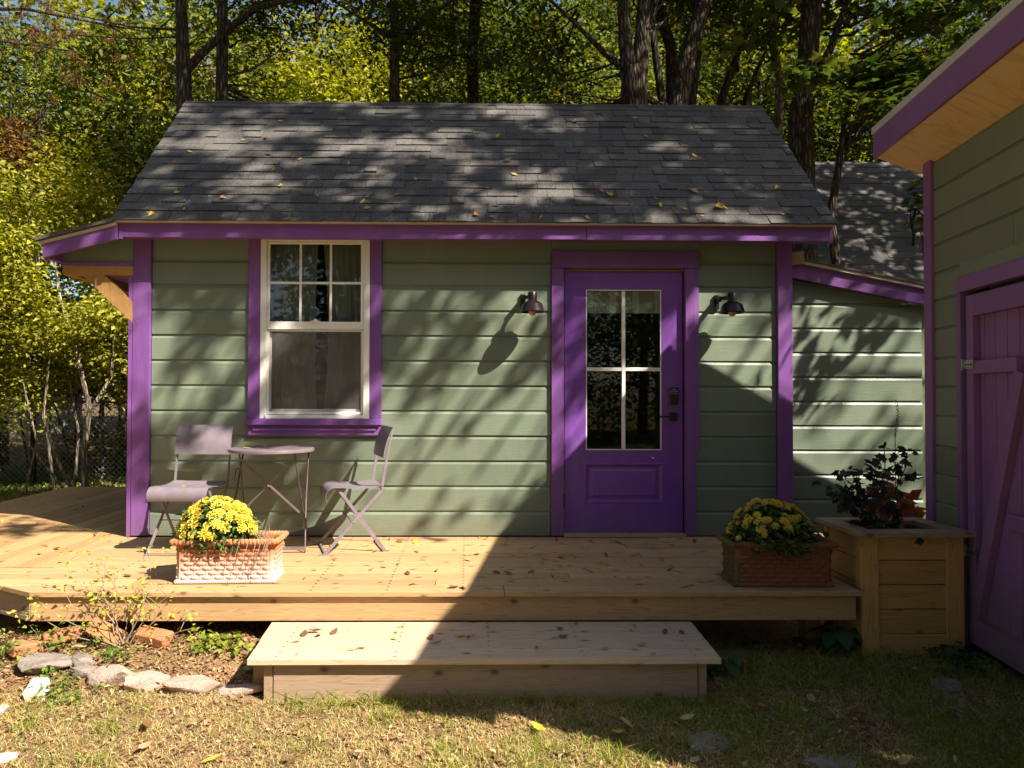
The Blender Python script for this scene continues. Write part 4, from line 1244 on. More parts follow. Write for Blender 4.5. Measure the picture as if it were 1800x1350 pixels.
def mum(loc, rx, rz_h, n, seed, label, scale=1.0):
    t = empty('chrysanthemum', loc, label=label, cat='flowering plant', group='yellow chrysanthemums growing in the terracotta planters')
    rg = np.random.default_rng(seed)
    pts = []
    while len(pts) < 620:
        d = rg.normal(size=3); d /= np.linalg.norm(d)
        if d[2] < -0.15: continue
        q = d * np.array([rx, rx * 0.72, rz_h]) * (rg.uniform(0.25, 0.97) ** 0.5)
        q[2] += 0.03
        pts.append(q)
    V, F = foliage(rg, np.array(pts), 7, 0.016, 0.036, up=0.6, aspect=0.5, flat=0.8)
    me = fastmesh('foliage', V, F, M['lf_mum']); link('foliage', me, parent=t)
    st_ = MB(); rr = random.Random(seed)
    for k in range(22):
        a_ = rr.uniform(0, 6.28); r_ = rr.uniform(0.3, 0.9)
        st_.tube([(0.03 * math.cos(a_), 0.02 * math.sin(a_), -0.03), (rx * r_ * 0.5 * math.cos(a_), rx * 0.4 * r_ * math.sin(a_), rz_h * 0.5), (rx * r_ * math.cos(a_), rx * 0.7 * r_ * math.sin(a_), rz_h * (1 - r_ * 0.5))], 0.0025, 4)
    st_.build('stems', M['stem'], t)
    k = 0
    while k < n:
        d = Vector((rr.gauss(0, 1), rr.gauss(0, 1), abs(rr.gauss(0, 0.9)))).normalized()
        if d.z < 0.12: continue
        if d.z < 0.42 and rr.random() < 0.55: continue
        lump = 1 + 0.07 * mnoise.noise(d * 3 + Vector(loc))
        p_ = Vector((d.x * rx, d.y * rx * 0.74, d.z * rz_h + 0.035)) * lump
        nn = (d + Vector((rr.uniform(-.3, .3), rr.uniform(-.3, .3), rr.uniform(0, .5)))).normalized()
        o = bpy.data.objects.new('flower', FL); o.parent = t; o.location = p_
        o.rotation_euler = nn.to_track_quat('Z', 'Y').to_euler()
        s_ = rr.uniform(0.75, 1.15) * scale; o.scale = (s_, s_, s_ * 1.1)
        col.objects.link(o); k += 1
    return t
mum((-1.715, -1.270, 0.205), 0.215, 0.225, 120, 5, 'yellow chrysanthemum in the sunlit planter at left', 1.75)
mum((1.500, -1.350, 0.205), 0.235, 0.225, 140, 6, 'yellow chrysanthemum in the shaded planter at right', 1.25)
# dry strands hanging over the left rim
dg = MB(); rr = random.Random(2)
for k in range(26):
    x_ = -1.50 + rr.uniform(-0.05, 0.12); y_ = -1.31 + rr.uniform(-0.02, 0.05)
    a_ = rr.uniform(-0.9, 0.9); l_ = rr.uniform(0.07, 0.17)
    if k < 7: pts = [(x_, y_ - 0.03, 0.215), (x_ + 0.01, -1.435, 0.262), (x_ - 0.01, -1.452, 0.18), (x_ - rr.uniform(-0.01, 0.07), -1.45, 0.10)]
    else: pts = [(x_, y_, 0.205), (x_ + l_ * 0.4 * a_, y_ - 0.02, 0.205 + l_ * 0.5), (x_ + l_ * a_ * 1.2, y_ - 0.03, 0.205 + l_ * (0.85 - abs(a_) * 0.4))]
    dg.tube(pts, [0.0022] * (len(pts) - 1) + [0.0008], 4)
tag(dg.build('dry_grass', M['twig']), 'dry grass strands spilling over the rim of the sunlit planter', 'grass')

# ================================================================== BISTRO SET
def curved_sheet(prof, w_, th=0.0025, ns=1, bow=0.0):
    """profile (y,z) along the sheet, width w_; flanged edges"""
    mb = MB(); P = []; F = []
    xs_ = [-w_/2, -w_/2 + 0.012, -w_/4, 0, w_/4, w_/2 - 0.012, w_/2]
    n_ = len(prof)
    for side in (0, 1):
        for i, (y_, z_) in enumerate(prof):
            a_ = prof[max(i - 1, 0)]; b_ = prof[min(i + 1, n_ - 1)]
            t_ = Vector((b_[0] - a_[0], b_[1] - a_[1])).normalized(); nn = Vector((-t_.y, t_.x))
            for x_ in xs_:
                e = (bow * (1 - (2 * x_ / w_) ** 2)) + (0.004 if abs(x_) > w_ / 2 - 0.013 else 0)
                oo = e + (th if side else 0)
                P.append((x_, y_ + nn.x * oo, z_ + nn.y * oo))
    m_ = len(xs_)
    for side in (0, 1):
        for i in range(n_ - 1):
            for j in range(m_ - 1):
                q = side * n_ * m_ + i * m_ + j
                f_ = (q, q + 1, q + m_ + 1, q + m_)
                F.append(f_ if side else f_[::-1])
    o_ = n_ * m_
    for i in range(n_ - 1):
        for j in (0, m_ - 1):
            q = i * m_ + j; F.append((q, q + m_, q + m_ + o_, q + o_))
    for i in (0, n_ - 1):
        for j in range(m_ - 1):
            q = i * m_ + j; F.append((q, q + 1, q + 1 + o_, q + o_))
    return mb.add(P, F)

def bistro_chair():
    t = empty('bistro_chair', (0, 0, 0))
    hw_ = 0.195
    # backrest sheet, gently hollow
    pr = []
    for i in range(9):
        u = i / 8
        pr.append((0.190 + 0.012 * u + 0.052 * u * u, 0.645 + 0.205 * u))
    curved_sheet(pr, 0.41, bow=0.012).build('backrest', M['chair'], t, smooth=True)
    # seat: flat, then rolled over the front edge
    pr = [(0.185, 0.452), (0.12, 0.440), (0.05, 0.434), (-0.02, 0.436), (-0.09, 0.444), (-0.145, 0.446)]
    for k in range(1, 8):
        a_ = k / 7 * R(125)
        pr.append((-0.145 - 0.055 * math.sin(a_), 0.391 + 0.055 * math.cos(a_)))
    curved_sheet(pr[::-1], 0.41, bow=0.0).build('seat', M['chair'], t, smooth=True)
    rv = MB()
    for sx in (-1, 1):
        x_ = sx * hw_
        f = MB()
        f.bar((x_, -0.215, 0.0), (x_, 0.175, 0.425), 0.022, 0.008, Vector((0, 1, 0)))
        f.bar((x_, 0.172, 0.420), (x_, 0.205, 0.62), 0.020, 0.008, Vector((0, 1, 0)))
        f.bar((x_, 0.204, 0.615), (x_ * 0.98, 0.250, 0.846), 0.014, 0.008, Vector((0, 1, 0)))
        f.box((x_ - 0.006, -0.245, 0.0), (x_ + 0.006, -0.200, 0.010))
        f.build('long_leg', M['chair'], t)
        x2 = sx * (hw_ - 0.016)
        g = MB()
        g.bar((x2, 0.205, 0.0), (x2, -0.115, 0.435), 0.022, 0.008, Vector((0, 1, 0)))
        g.box((x2 - 0.006, 0.185, 0.0), (x2 + 0.006, 0.232, 0.010))
        g.build('short_leg', M['chair'], t)
        rv.blob((x_ + sx * 0.006, -0.015, 0.212), (0.004, 0.008, 0.008))
        rv.blob((x_ + sx * 0.006, 0.172, 0.440), (0.004, 0.007, 0.007))
    rv.build('rivet', M['chair'], t)
    c = MB()
    c2 = MB().bar((-hw_ + 0.016, 0.195, 0.014), (hw_ - 0.016, 0.195, 0.014), 0.014, 0.005, Vector((0, 1, 0)))
    c2.build('crossbar', M['chair'], t)
    MB().tube([(-hw_, -0.02, 0.205), (hw_, -0.02, 0.205)], 0.004, 6).build('crossbar', M['chair'], t)
    MB().tube([(-hw_, 0.172, 0.438), (hw_, 0.172, 0.438)], 0.005, 6).build('crossbar', M['chair'], t)
    c.bar((-hw_, -0.205, 0.012), (hw_, -0.205, 0.012), 0.014, 0.005, Vector((0, 1, 0)))
    c.build('crossbar', M['chair'], t)
    return t
def copy_thing(root, loc, rz, **k):
    r = root.copy(); col.objects.link(r); r.location = loc; r.rotation_euler = (0, 0, rz)
    for ch in list(root.children):
        c = ch.copy(); col.objects.link(c); c.parent = r
        for g in ch.children:
            d = g.copy(); col.objects.link(d); d.parent = c
    tag(r, **k)
    return r
ch1 = bistro_chair()
ch1.location = (-2.190, -0.46, 0.001); ch1.rotation_euler = (0, 0, R(-4))
tag(ch1, 'mauve folding bistro chair facing forward beside the corner post, leaves on its seat', 'chair', 'folding bistro chairs at the small round table')
bpy.context.view_layer.update()
copy_thing(ch1, (-1.070, -0.415, 0.001), R(-73), label='mauve folding bistro chair turned sideways under the window corner', cat='chair')

tb = empty('bistro_table', (-1.650, -0.37, 0.0), label='small round mauve metal table on crossed legs under the window', cat='table')
top = MB().lathe([(0.0, 0.700), (0.20, 0.700), (0.285, 0.702), (0.295, 0.698), (0.297, 0.692), (0.296, 0.678), (0.293, 0.678), (0.293, 0.692), (0.28, 0.695), (0.0, 0.695)], (0, 0, 0), 48)
top.build('tabletop', M['table'], tb, smooth=True)
for sx in (-1, 1):
    MB().tube([(sx * 0.235, 0.13, 0.692), (sx * 0.250, -0.02, 0.34), (sx * 0.285, -0.200, 0.004)], 0.006, 8).build('leg', M['rod'], tb)
    MB().tube([(sx * 0.190, -0.13, 0.692), (sx * 0.205, 0.02, 0.34), (sx * 0.225, 0.190, 0.004)], 0.006, 8).build('leg', M['rod'], tb)
MB().bar((-0.190, -0.128, 0.640), (0.205, -0.02, 0.245), 0.014, 0.004, Vector((1, 0, 1))).build('cross_brace', M['table'], tb)
MB().bar((0.190, -0.134, 0.640), (-0.205, -0.026, 0.245), 0.014, 0.004, Vector((1, 0, -1))).build('cross_brace', M['table'], tb)
MB().blob((-0.0, -0.085, 0.442), (0.008, 0.012, 0.008)).build('rivet', M['brick'], tb)
cbx = MB(); cbx.box((-0.285, -0.206, 0.020), (0.285, -0.198, 0.042)); cbx.box((-0.225, 0.186, 0.020), (0.225, 0.193, 0.036)); cbx.build('foot_bar', M['table'], tb)
ltc = MB(); ltc.tube([(-0.243, 0.05, 0.55), (-0.258, 0.02, 0.55), (-0.258, -0.02, 0.47), (-0.247, 0.0, 0.47)], 0.003, 6); ltc.build('latch', M['rod'], tb)

# ================================================================== ROCKS AND BRICKS
def rock(name, loc, dims, rz, mat, label, seed, cat='stone', group=None, rough=0.22, flat=True):
    bm = bmesh.new(); bmesh.ops.create_icosphere(bm, subdivisions=3, radius=1)
    rg = random.Random(seed)
    pl = [(Vector((rg.gauss(0, 1), rg.gauss(0, 1), rg.gauss(0, 0.5))).normalized(), rg.uniform(0.42, 0.80)) for _ in range(14)]
    pl.append((Vector((0.05, -0.05, 1)).normalized(), 0.5)); pl.append((Vector((0.1, -1, 0.3)).normalized(), 0.6))
    for v in bm.verts:
        c = v.co.copy()
        for n_, d_ in pl:
            e = c.dot(n_)
            if e > d_: c -= n_ * (e - d_)
        c *= 1 + 0.05 * mnoise.noise(c * 3 + Vector((seed, 0, 0))) + 0.02 * mnoise.noise(c * 11)
        v.co = Vector((c.x * dims[0], c.y * dims[1], c.z * dims[2]))
    me = bpy.data.meshes.new(name); bm.to_mesh(me); bm.free()
    me.polygons.foreach_set('use_smooth', [True] * len(me.polygons)); me.set_sharp_from_angle(angle=R(50))
    o = link(name, me, mat, loc=loc, rot=(rg.uniform(-.12, .12), rg.uniform(-.12, .12), rz))
    tag(o, label, cat, group); return o
RK = 'stones edging the bed left of the step'
rock('border_stone', (-1.335, -1.985, gz(-1.335, -1.985) + 0.020), (0.135, 0.068, 0.040), 0.1, M['stone_pink'], 'small pinkish edging stone touching the step stake', 1, group=RK)
rock('border_stone', (-1.585, -1.975, gz(-1.585, -1.975) + 0.030), (0.235, 0.085, 0.056), 0.05, M['stone_pink'], 'largest flat-faced pink edging stone of the row', 12, group=RK)
rock('border_stone', (-1.835, -1.915, gz(-1.835, -1.915) + 0.030), (0.150, 0.095, 0.056), 0.6, M['stone_pink'], 'cracked pink block between the two long edging stones', 3, group=RK)
rock('border_stone', (-2.030, -1.865, gz(-2.03, -1.865) + 0.03), (0.185, 0.090, 0.050), -0.15, M['stone_pink'], 'long buff edging slab leaning beside the cracked pink block', 5, group=RK)
rock('border_stone', (-2.185, -1.83, gz(-2.185, -1.83) + 0.02), (0.09, 0.07, 0.05), 0.9, M['stone_grey'], 'small grey edging stone at the left end of the pink row', 8, group=RK)
rock('white_stone', (-2.315, -2.03, gz(-2.315, -2.03) + 0.045), (0.068, 0.05, 0.092), 0.4, M['stone_white'], 'upright white stone standing among the weeds', 21)
rock('slate_slab', (-2.400, -1.79, gz(-2.40, -1.79) + 0.03), (0.17, 0.15, 0.055), 0.5, M['stone_grey'], 'dark grey slate slab lying below the orange brick', 31)
rock('slate_slab', (-2.225, -1.765, gz(-2.225, -1.765) + 0.035), (0.097, 0.072, 0.040), -0.5, M['stone_grey'], 'smaller layered grey slate right of the dark slab', 33)
rock('round_stone', (-2.385, -2.22, gz(-2.385, -2.22) + 0.012), (0.075, 0.055, 0.04), 0.2, M['stone_pink'], 'pale rounded stone at the left edge below the white one', 41)
rock('round_stone', (-2.085, -2.60, gz(-2.085, -2.6) + 0.008), (0.065, 0.05, 0.03), 0.5, M['stone_white'], 'pale flat stone in the dry grass at bottom left', 43)
rock('small_stone', (-1.225, -1.55, gz(-1.225, -1.55) + 0.02), (0.05, 0.04, 0.035), 0.1, M['stone_grey'], 'small stone in the shadow under the deck left of the step', 44)
rock('stepping_stone', (0.775, -2.470, -0.372), (0.15, 0.13, 0.020), 0.35, M['stone_grey'], 'flat stepping stone sunk in the shaded lawn', 51)
rock('stepping_stone', (1.20, -2.66, -0.372), (0.18, 0.10, 0.022), 0.1, M['stone_grey'], 'flat stepping stone cut by the bottom edge of the picture', 53)
rock('flat_rock', (2.16, -1.92, -0.375), (0.12, 0.10, 0.03), 0.4, M['stone_grey'], 'flat rock by the foot of the purple shed door', 57)
def brick(loc, rz, tilt, label, dims=(0.20, 0.095, 0.06)):
    mb = MB().box((-dims[0]/2, -dims[1]/2, -dims[2]/2), (dims[0]/2, dims[1]/2, dims[2]/2))
    me = mb.mesh('brick', 0.007)
    bm = bmesh.new(); bm.from_mesh(me)
    bmesh.ops.subdivide_edges(bm, edges=bm.edges[:], cuts=2, use_grid_fill=True)
    for v in bm.verts: v.co += mnoise.noise_vector(v.co * 22 + Vector(loc)) * 0.004
    bm.to_mesh(me); bm.free()
    o = link('brick', me, M['brick'], loc=loc, rot=(tilt, tilt * 0.6, rz))
    tag(o, label, 'brick', 'loose orange bricks in front of the deck')
brick((-2.57, -1.64, gz(-2.57, -1.64) + 0.028), 0.95, 0.10, 'nearest orange brick lying flat above the slate slab')
brick((-2.44, -1.555, gz(-2.44, -1.555) + 0.03), 0.55, -0.1, 'orange brick half buried behind the nearest brick')
brick((-2.22, -1.55, gz(-2.22, -1.55) + 0.045), 0.1, 0.9, 'orange brick tipped on edge under the deck fascia')
brick((-1.96, -1.56, gz(-1.96, -1.56) + 0.03), -0.25, 0.2, 'orange brick beside the base of the spindly shrub')
brick((1.94, -1.15, -0.345), 0.2, 0.05, 'dark brick under the right end of the deck')

# ================================================================== FENCE (left, behind)
fn = empty('chain_link_fence', (-6.5, 4.75, -0.2), label='low chain link fence behind the shrubs at left', cat='fence')
FX0, FX1, FY, FB, FT = -10.0, -2.6, 4.75, -0.17, 0.98
fm = MB(); s_ = 0.078
n_ = int((FX1 - FX0) / s_)
hh = FT - FB - 0.04
for i in range(-int(hh / s_) - 1, n_):
    for sg, dy in ((1, -0.006), (-1, 0.006)):
        xa = FX0 + i * s_
        p_, q_ = (xa, FB + 0.02), (xa + hh, FB + 0.02 + hh)
        if sg < 0: p_, q_ = (xa, FT - 0.02), (xa + hh, FT - 0.02 - hh)
        (x0, z0), (x1, z1) = p_, q_
        if x0 < FX0: t_ = (FX0 - x0) / (x1 - x0); z0 += (z1 - z0) * t_; x0 = FX0
        if x1 > FX1: t_ = (FX1 - x0) / (x1 - x0); z1 = z0 + (z1 - z0) * t_; x1 = FX1
        if x1 - x0 < 0.02: continue
        fm.tube([(x0, FY + dy, z0), (x1, FY + dy, z1)], 0.0030, 4, cap=False)
o = fm.build('wire_mesh', M['fence'], fn, kind='stuff'); o.location = (6.5, -4.75, 0.2)
for x_ in (-9.5, -7.5, -5.45, -3.3):
    o = MB().tube([(x_, FY + 0.03, -0.4), (x_, FY + 0.03, FT + 0.03)], 0.022, 10).build('post', M['rod'], fn); o.location = (6.5, -4.75, 0.2)
o = MB().tube([(FX0, FY, FT), (FX1, FY, FT)], 0.020, 8).build('top_rail', M['rod'], fn); o.location = (6.5, -4.75, 0.2)

# ================================================================== NEIGHBOUR'S ROOF (right, behind)
nb = empty('neighbor_garage', (6.6, 5.6, -0.3), label='neighboring garage with a broad dark shingle roof seen past the cottage', cat='building')
def nk(mb, name, mat, **k):
    o = mb.build(name, mat, nb, **k); o.location = (-6.6, -5.6, 0.3); return o
ne, nz0, nrg, nz1 = 3.2, 1.72, 5.9, 4.86
NX0, NX1 = 2.9, 11.5
nrm = MB()
nrm.add([(NX0, ne, nz0), (NX1, ne, nz0), (NX1, nrg, nz1), (NX0, nrg, nz1), (NX0, 8.6, nz0), (NX1, 8.6, nz0)], [(0, 1, 2, 3), (3, 2, 5, 4)])
nk(nrm, 'roof', M['shingle'])
nsl = Vector((0, nrg - ne, nz1 - nz0)); nL = nsl.length; nsl.normalize(); nn_ = Vector((0, -nsl.z, nsl.y))
rng = random.Random(11); ns = MB()
nrw = int(nL / 0.15)
for r_ in range(nrw):
    u = nL * r_ / nrw; x_ = NX0
    while x_ < NX1 - 0.05:
        x2 = min(NX1, x_ + rng.uniform(0.2, 0.42))
        lf = rng.choice([0.006, 0.012, 0.016])
        def P_(x, uu, h): return (x, ne + nsl.y * uu + nn_.y * h, nz0 + nsl.z * uu + nn_.z * h)
        e_ = nL / nrw * 1.08
        ns.add([P_(x_ + .002, u, 0.002), P_(x2 - .002, u, 0.002), P_(x2 - .002, u, lf), P_(x_ + .002, u, lf), P_(x2 - .002, u + e_, 0.004), P_(x_ + .002, u + e_, 0.004)], [(0, 1, 2, 3), (3, 2, 4, 5)])
        x_ = x2
nk(ns, 'shingle_courses', M['shingle'], kind='stuff')
nk(MB().box((NX0 + 0.3, 3.6, -0.35), (NX1 - 0.3, 3.68, 2.1)).box((NX0 + 0.3, 8.1, -0.35), (NX1 - 0.3, 8.18, 2.1)).box((NX0 + 0.3, 3.68, -0.35), (NX0 + 0.38, 8.1, 2.1)).box((NX1 - 0.38, 3.68, -0.35), (NX1 - 0.3, 8.1, 2.1)), 'wall', M['concrete'])
nk(MB().box((NX0, ne - 0.02, nz0 - 0.12), (NX1, ne + 0.0, nz0 - 0.004)), 'fascia', M['white_edge'])
# a pale house wall glimpsed behind the fence at left
hs = empty('pale_house', (-16, 13, -0.3), label='pale house wall glimpsed through the shrubs at far left', cat='building')
o = MB().box((-22, 12, -0.4), (-12.8, 18, 2.6)).build('wall', M['concrete'], hs); o.location = (16, -13, 0.3)
hr = MB().add([(-22.4, 11.6, 2.5), (-12.4, 11.6, 2.5), (-12.4, 15, 4.6), (-22.4, 15, 4.6), (-22.4, 18.4, 2.5), (-12.4, 18.4, 2.5)], [(0, 1, 2, 3), (3, 2, 5, 4)])
o = hr.build('roof', M['shingle'], hs); o.location = (16, -13, 0.3)
ww = MB()
for x_ in (-19.5, -15.2): ww.box((x_, 11.97, 0.9), (x_ + 1.0, 11.999, 2.0))
o = ww.build('window', M['door_glass'], hs); o.location = (16, -13, 0.3)

# ================================================================== TREES
def trunk_mesh(mb, pts, r0, r1, n=12, amp=0.05, seed=0):
    m_ = len(pts)
    rad = [r0 + (r1 - r0) * (i / (m_ - 1)) ** 0.9 for i in range(m_)]
    k0 = len(mb.v)
    mb.tube(pts, rad, n)
    for i in range(k0, len(mb.v)):
        v = Vector(mb.v[i])
        o_ = mnoise.noise_vector(Vector((v.x * 5, v.y * 5, v.z * 1.6 + seed))) * amp * r0 * 3
        mb.v[i] = (v.x + o_.x, v.y + o_.y, v.z)
def tree(name, base, trunks, crown, label, cat='tree', group=None, barkm='bark_dark'):
    """trunks: list of (points, r0, r1); crown: list of (V, F, material key)"""
    t = empty(name, base, label=label, cat=cat, group=group)
    b = Vector(base)
    for j, (pts, r0, r1) in enumerate(trunks):
        mb = MB(); trunk_mesh(mb, pts, r0, r1, 12 if r0 > 0.05 else 7, seed=j + base[0])
        o = mb.build('trunk' if j == 0 else 'limb', M[barkm], t, smooth=True); o.location = -b
    if crown and cat == 'tree' and name not in ('shade_tree_',):
        tw = MB(); rq = random.Random(int(abs(base[0] * 100)) + 5)
        axis = [Vector(p_) for pts, r0, r1 in trunks for p_ in pts if p_[2] > 1.5] or [Vector(trunks[0][0][-1])]
        for V, F, mk in crown:
            nb_ = min(90, max(14, len(V) // 900))
            for k_ in range(nb_):
                q_ = Vector(V[rq.randrange(len(V))])
                a_ = min(axis, key=lambda p_: (p_ - q_).length + (1.5 if p_.z > q_.z + 0.3 else 0))
                if (a_ - q_).length > 2.3: continue
                a_ = a_ + (q_ - a_) * rq.uniform(0, 0.25) * 0 + Vector((0, 0, rq.uniform(-0.5, 0.3)))
                ps = wander(a_, q_, 5, 0.16, rq.random() * 50)
                tw.tube(ps, [0.020, 0.015, 0.011, 0.008, 0.005, 0.003], 4, cap=False)
        if tw.v:
            o = tw.build('twigs', M[barkm], t, kind='stuff'); o.location = -b
    for V, F, mk in crown:
        o = link('crown', fastmesh('crown', V, F, M[mk]), parent=t); o.location = -b
    return t
rng = np.random.default_rng(12)

def limbs(rg, start, ends, r, seed):
    return [(wander(start, e, 7, 0.10, seed + i), r, r * 0.25) for i, e in enumerate(ends)]

# --- trees standing just behind the cottage
TG = 'trees standing behind the cottage'
# 1: dark left trunk with a long limb to the upper right
c1 = ell(rng, (-2.9, 3.8, 7.4), (1.7, 1.4, 1.7), 300, 0.3)
tree('walnut_tree', (-3.60, 3.0, -0.2),
     [([(-3.60, 3.0, -0.3), (-3.60, 3.0, 2.5), (-3.625, 3.0, 4.5), (-3.66, 3.0, 5.3), (-3.70, 3.0, 6.3), (-3.6, 3.1, 8.2)], 0.125, 0.05),
      ([(-3.60, 3.0, 4.95), (-3.42, 3.0, 5.15), (-3.1, 3.0, 5.45), (-2.75, 3.0, 5.72), (-2.1, 3.05, 5.88), (-1.3, 3.2, 6.2)], 0.055, 0.02),
      ([(-3.68, 3.0, 5.42), (-4.3, 3.1, 5.50), (-5.3, 3.2, 5.75)], 0.018, 0.006),
      ([(-3.68, 3.0, 5.34), (-4.2, 3.1, 5.36), (-5.1, 3.2, 5.45)], 0.014, 0.005)],
     [(*foliage(rng, c1, 16, 0.20, 0.075), 'lf_dark'),
      (*pinnate(rng, ell(rng, (-2.6, 3.2, 5.75), (1.5, 0.9, 0.75), 36, 0.1), 4, 0.22), 'lf_dark')],
     'dark forked tree at left with a long limb rising right across its neighbor', group=TG)
# 2: paler straight trunk
c2 = ell(rng, (-2.2, 4.0, 7.6), (2.0, 1.5, 1.9), 380, 0.3)
tree('walnut_tree', (-3.28, 3.3, -0.2),
     [([(-3.30, 3.3, -0.3), (-3.29, 3.3, 3.0), (-3.29, 3.3, 4.7), (-3.30, 3.3, 6.3), (-3.2, 3.4, 8.5)], 0.105, 0.05)],
     [(*foliage(rng, c2, 16, 0.20, 0.075), 'lf_dark'),
      (*pinnate(rng, ell(rng, (-2.3, 3.5, 4.75), (1.1, 0.5, 0.55), 26, 0.1), 4, 0.2), 'lf_dark'),
      (*pinnate(rng, ell(rng, (-1.3, 3.6, 5.9), (1.3, 0.6, 0.5), 30, 0.1), 4, 0.2), 'lf_dark')],
     'straight tree with dappled pale bark, second from the left above the roof', group=TG, barkm='bark_mid')
# 3: slim trunk with a fork
c3 = ell(rng, (-0.9, 4.2, 7.6), (2.4, 1.5, 1.9), 420, 0.3)
tree('maple_tree', (-1.25, 4.0, -0.2),
     [([(-1.30, 4.0, -0.3), (-1.27, 4.0, 3.0), (-1.25, 4.0, 5.0), (-1.24, 4.0, 5.75), (-1.26, 4.0, 6.7), (-1.3, 4.1, 9)], 0.095, 0.04),
      ([(-1.24, 4.0, 5.70), (-0.9, 4.0, 6.05), (-0.45, 4.0, 6.40), (0.3, 4.0, 6.8)], 0.05, 0.015),
      ([(-1.26, 4.0, 5.85), (-1.6, 4.0, 6.05), (-2.3, 4.0, 6.5)], 0.035, 0.01)],
     [(*foliage(rng, c3, 16, 0.22, 0.08), 'lf_dark'),
      (*foliage(rng, ell(rng, (-0.2, 4.3, 5.9), (2.1, 0.8, 0.8), 150, 0.1), 16, 0.17, 0.075), 'lf_dark')],
     'slim forked tree rising behind the middle of the ridge', group=TG, barkm='bark_mid')
# 4: stout double trunk
c4 = ell(rng, (2.0, 3.6, 7.6), (2.4, 1.7, 1.9), 480, 0.3)
tree('locust_tree', (1.78, 3.0, -0.2),
     [([(1.70, 3.0, -0.3), (1.72, 3.0, 2.5), (1.73, 3.0, 4.5), (1.72, 3.0, 5.0)], 0.185, 0.155),
      ([(1.71, 3.0, 4.75), (1.62, 3.0, 5.35), (1.60, 3.0, 5.85), (1.55, 3.05, 8)], 0.10, 0.06),
      ([(1.76, 3.0, 4.75), (1.83, 3.0, 5.35), (1.86, 3.0, 5.85), (1.95, 3.05, 8)], 0.115, 0.07),
      ([(1.68, 3.0, 4.95), (1.35, 3.0, 5.22), (1.05, 3.0, 5.52), (0.6, 3.1, 6.0)], 0.05, 0.015),
      ([(1.82, 3.05, 4.72), (2.05, 3.1, 4.62), (2.15, 3.1, 4.60)], 0.05, 0.03)],
     [(*foliage(rng, c4, 16, 0.22, 0.085), 'lf_dark'),
      (*foliage(rng, ell(rng, (0.6, 3.5, 5.2), (1.1, 0.6, 0.75), 60, 0.1), 16, 0.16, 0.075), 'lf_dark')],
     'stout dark tree with a double trunk behind the ridge', group=TG, barkm='bark_mid')
tree('locust_tree', (2.12, 3.2, -0.2),
     [([(2.16, 3.2, -0.3), (2.13, 3.2, 4.0), (2.12, 3.2, 4.7), (2.04, 3.2, 5.3), (1.97, 3.2, 5.8), (1.95, 3.2, 7.5)], 0.062, 0.035)],
     [(*foliage(rng, ell(rng, (2.1, 3.6, 7.2), (1.2, 1.0, 1.0), 90, 0.2), 16, 0.2, 0.08), 'lf_dark')],
     'slim dark stem leaning left between the double trunk and the leaning trunk', group=TG)
c6 = ell(rng, (3.6, 4.2, 7.6), (2.2, 1.6, 1.8), 420, 0.3)
tree('locust_tree', (2.30, 3.2, -0.2),
     [([(2.15, 3.2, -0.3), (2.25, 3.2, 3.0), (2.31, 3.2, 4.65), (2.45, 3.2, 5.3), (2.64, 3.2, 5.95), (2.9, 3.25, 8)], 0.145, 0.085),
      ([(2.50, 3.2, 5.35), (2.75, 3.2, 5.42), (3.0, 3.2, 5.38), (3.2, 3.25, 5.45)], 0.03, 0.012)],
     [(*foliage(rng, c6, 16, 0.22, 0.085), 'lf_dark')],
     'thick tree leaning right behind the ridge', group=TG, barkm='bark_mid')
tree('locust_tree', (2.70, 3.9, -0.2),
     [([(2.60, 3.9, -0.3), (2.68, 3.9, 3.5), (2.70, 3.9, 4.9), (2.80, 3.9, 5.7), (2.86, 3.9, 6.6), (2.9, 4.0, 8)], 0.07, 0.04)],
     [(*foliage(rng, ell(rng, (3.0, 4.4, 7.6), (1.2, 1.0, 1.0), 90, 0.2), 16, 0.2, 0.08), 'lf_dark')],
     'thin dark stem just right of the thick leaning tree', group=TG)
tree('sapling', (3.35, 5.0, -0.2),
     [([(3.2, 5.0, -0.3), (3.35, 5.0, 4.5), (3.50, 5.0, 5.5), (3.75, 5.0, 6.2), (4.1, 5.0, 7)], 0.075, 0.04),
      ([(3.7, 5.0, 4.4), (3.85, 5.0, 5.5), (4.15, 5.0, 6.2)], 0.05, 0.02)],
     [(*foliage(rng, ell(rng, (4.0, 5.2, 7.0), (1.2, 1.0, 0.9), 80, 0.2), 16, 0.2, 0.08), 'lf_bright')],
     'dark slender saplings leaning right over the right end of the ridge', group=TG)
tree('birch_tree', (4.35, 5.2, -0.2),
     [([(4.45, 5.2, -0.3), (4.38, 5.2, 3.2), (4.33, 5.2, 4.2), (4.42, 5.2, 5.0), (4.46, 5.2, 5.9), (4.3, 5.2, 6.6), (4.6, 5.2, 8)], 0.085, 0.05),
      ([(4.36, 5.2, 5.0), (4.05, 5.2, 5.35), (3.95, 5.2, 5.9)], 0.035, 0.012)],
     [(*foliage(rng, ell(rng, (4.2, 5.6, 7.2), (1.5, 1.2, 1.2), 140, 0.2), 16, 0.2, 0.08), 'lf_bright')],
     'pale barked tree beside the right end of the ridge', group=TG, barkm='bark_pale')
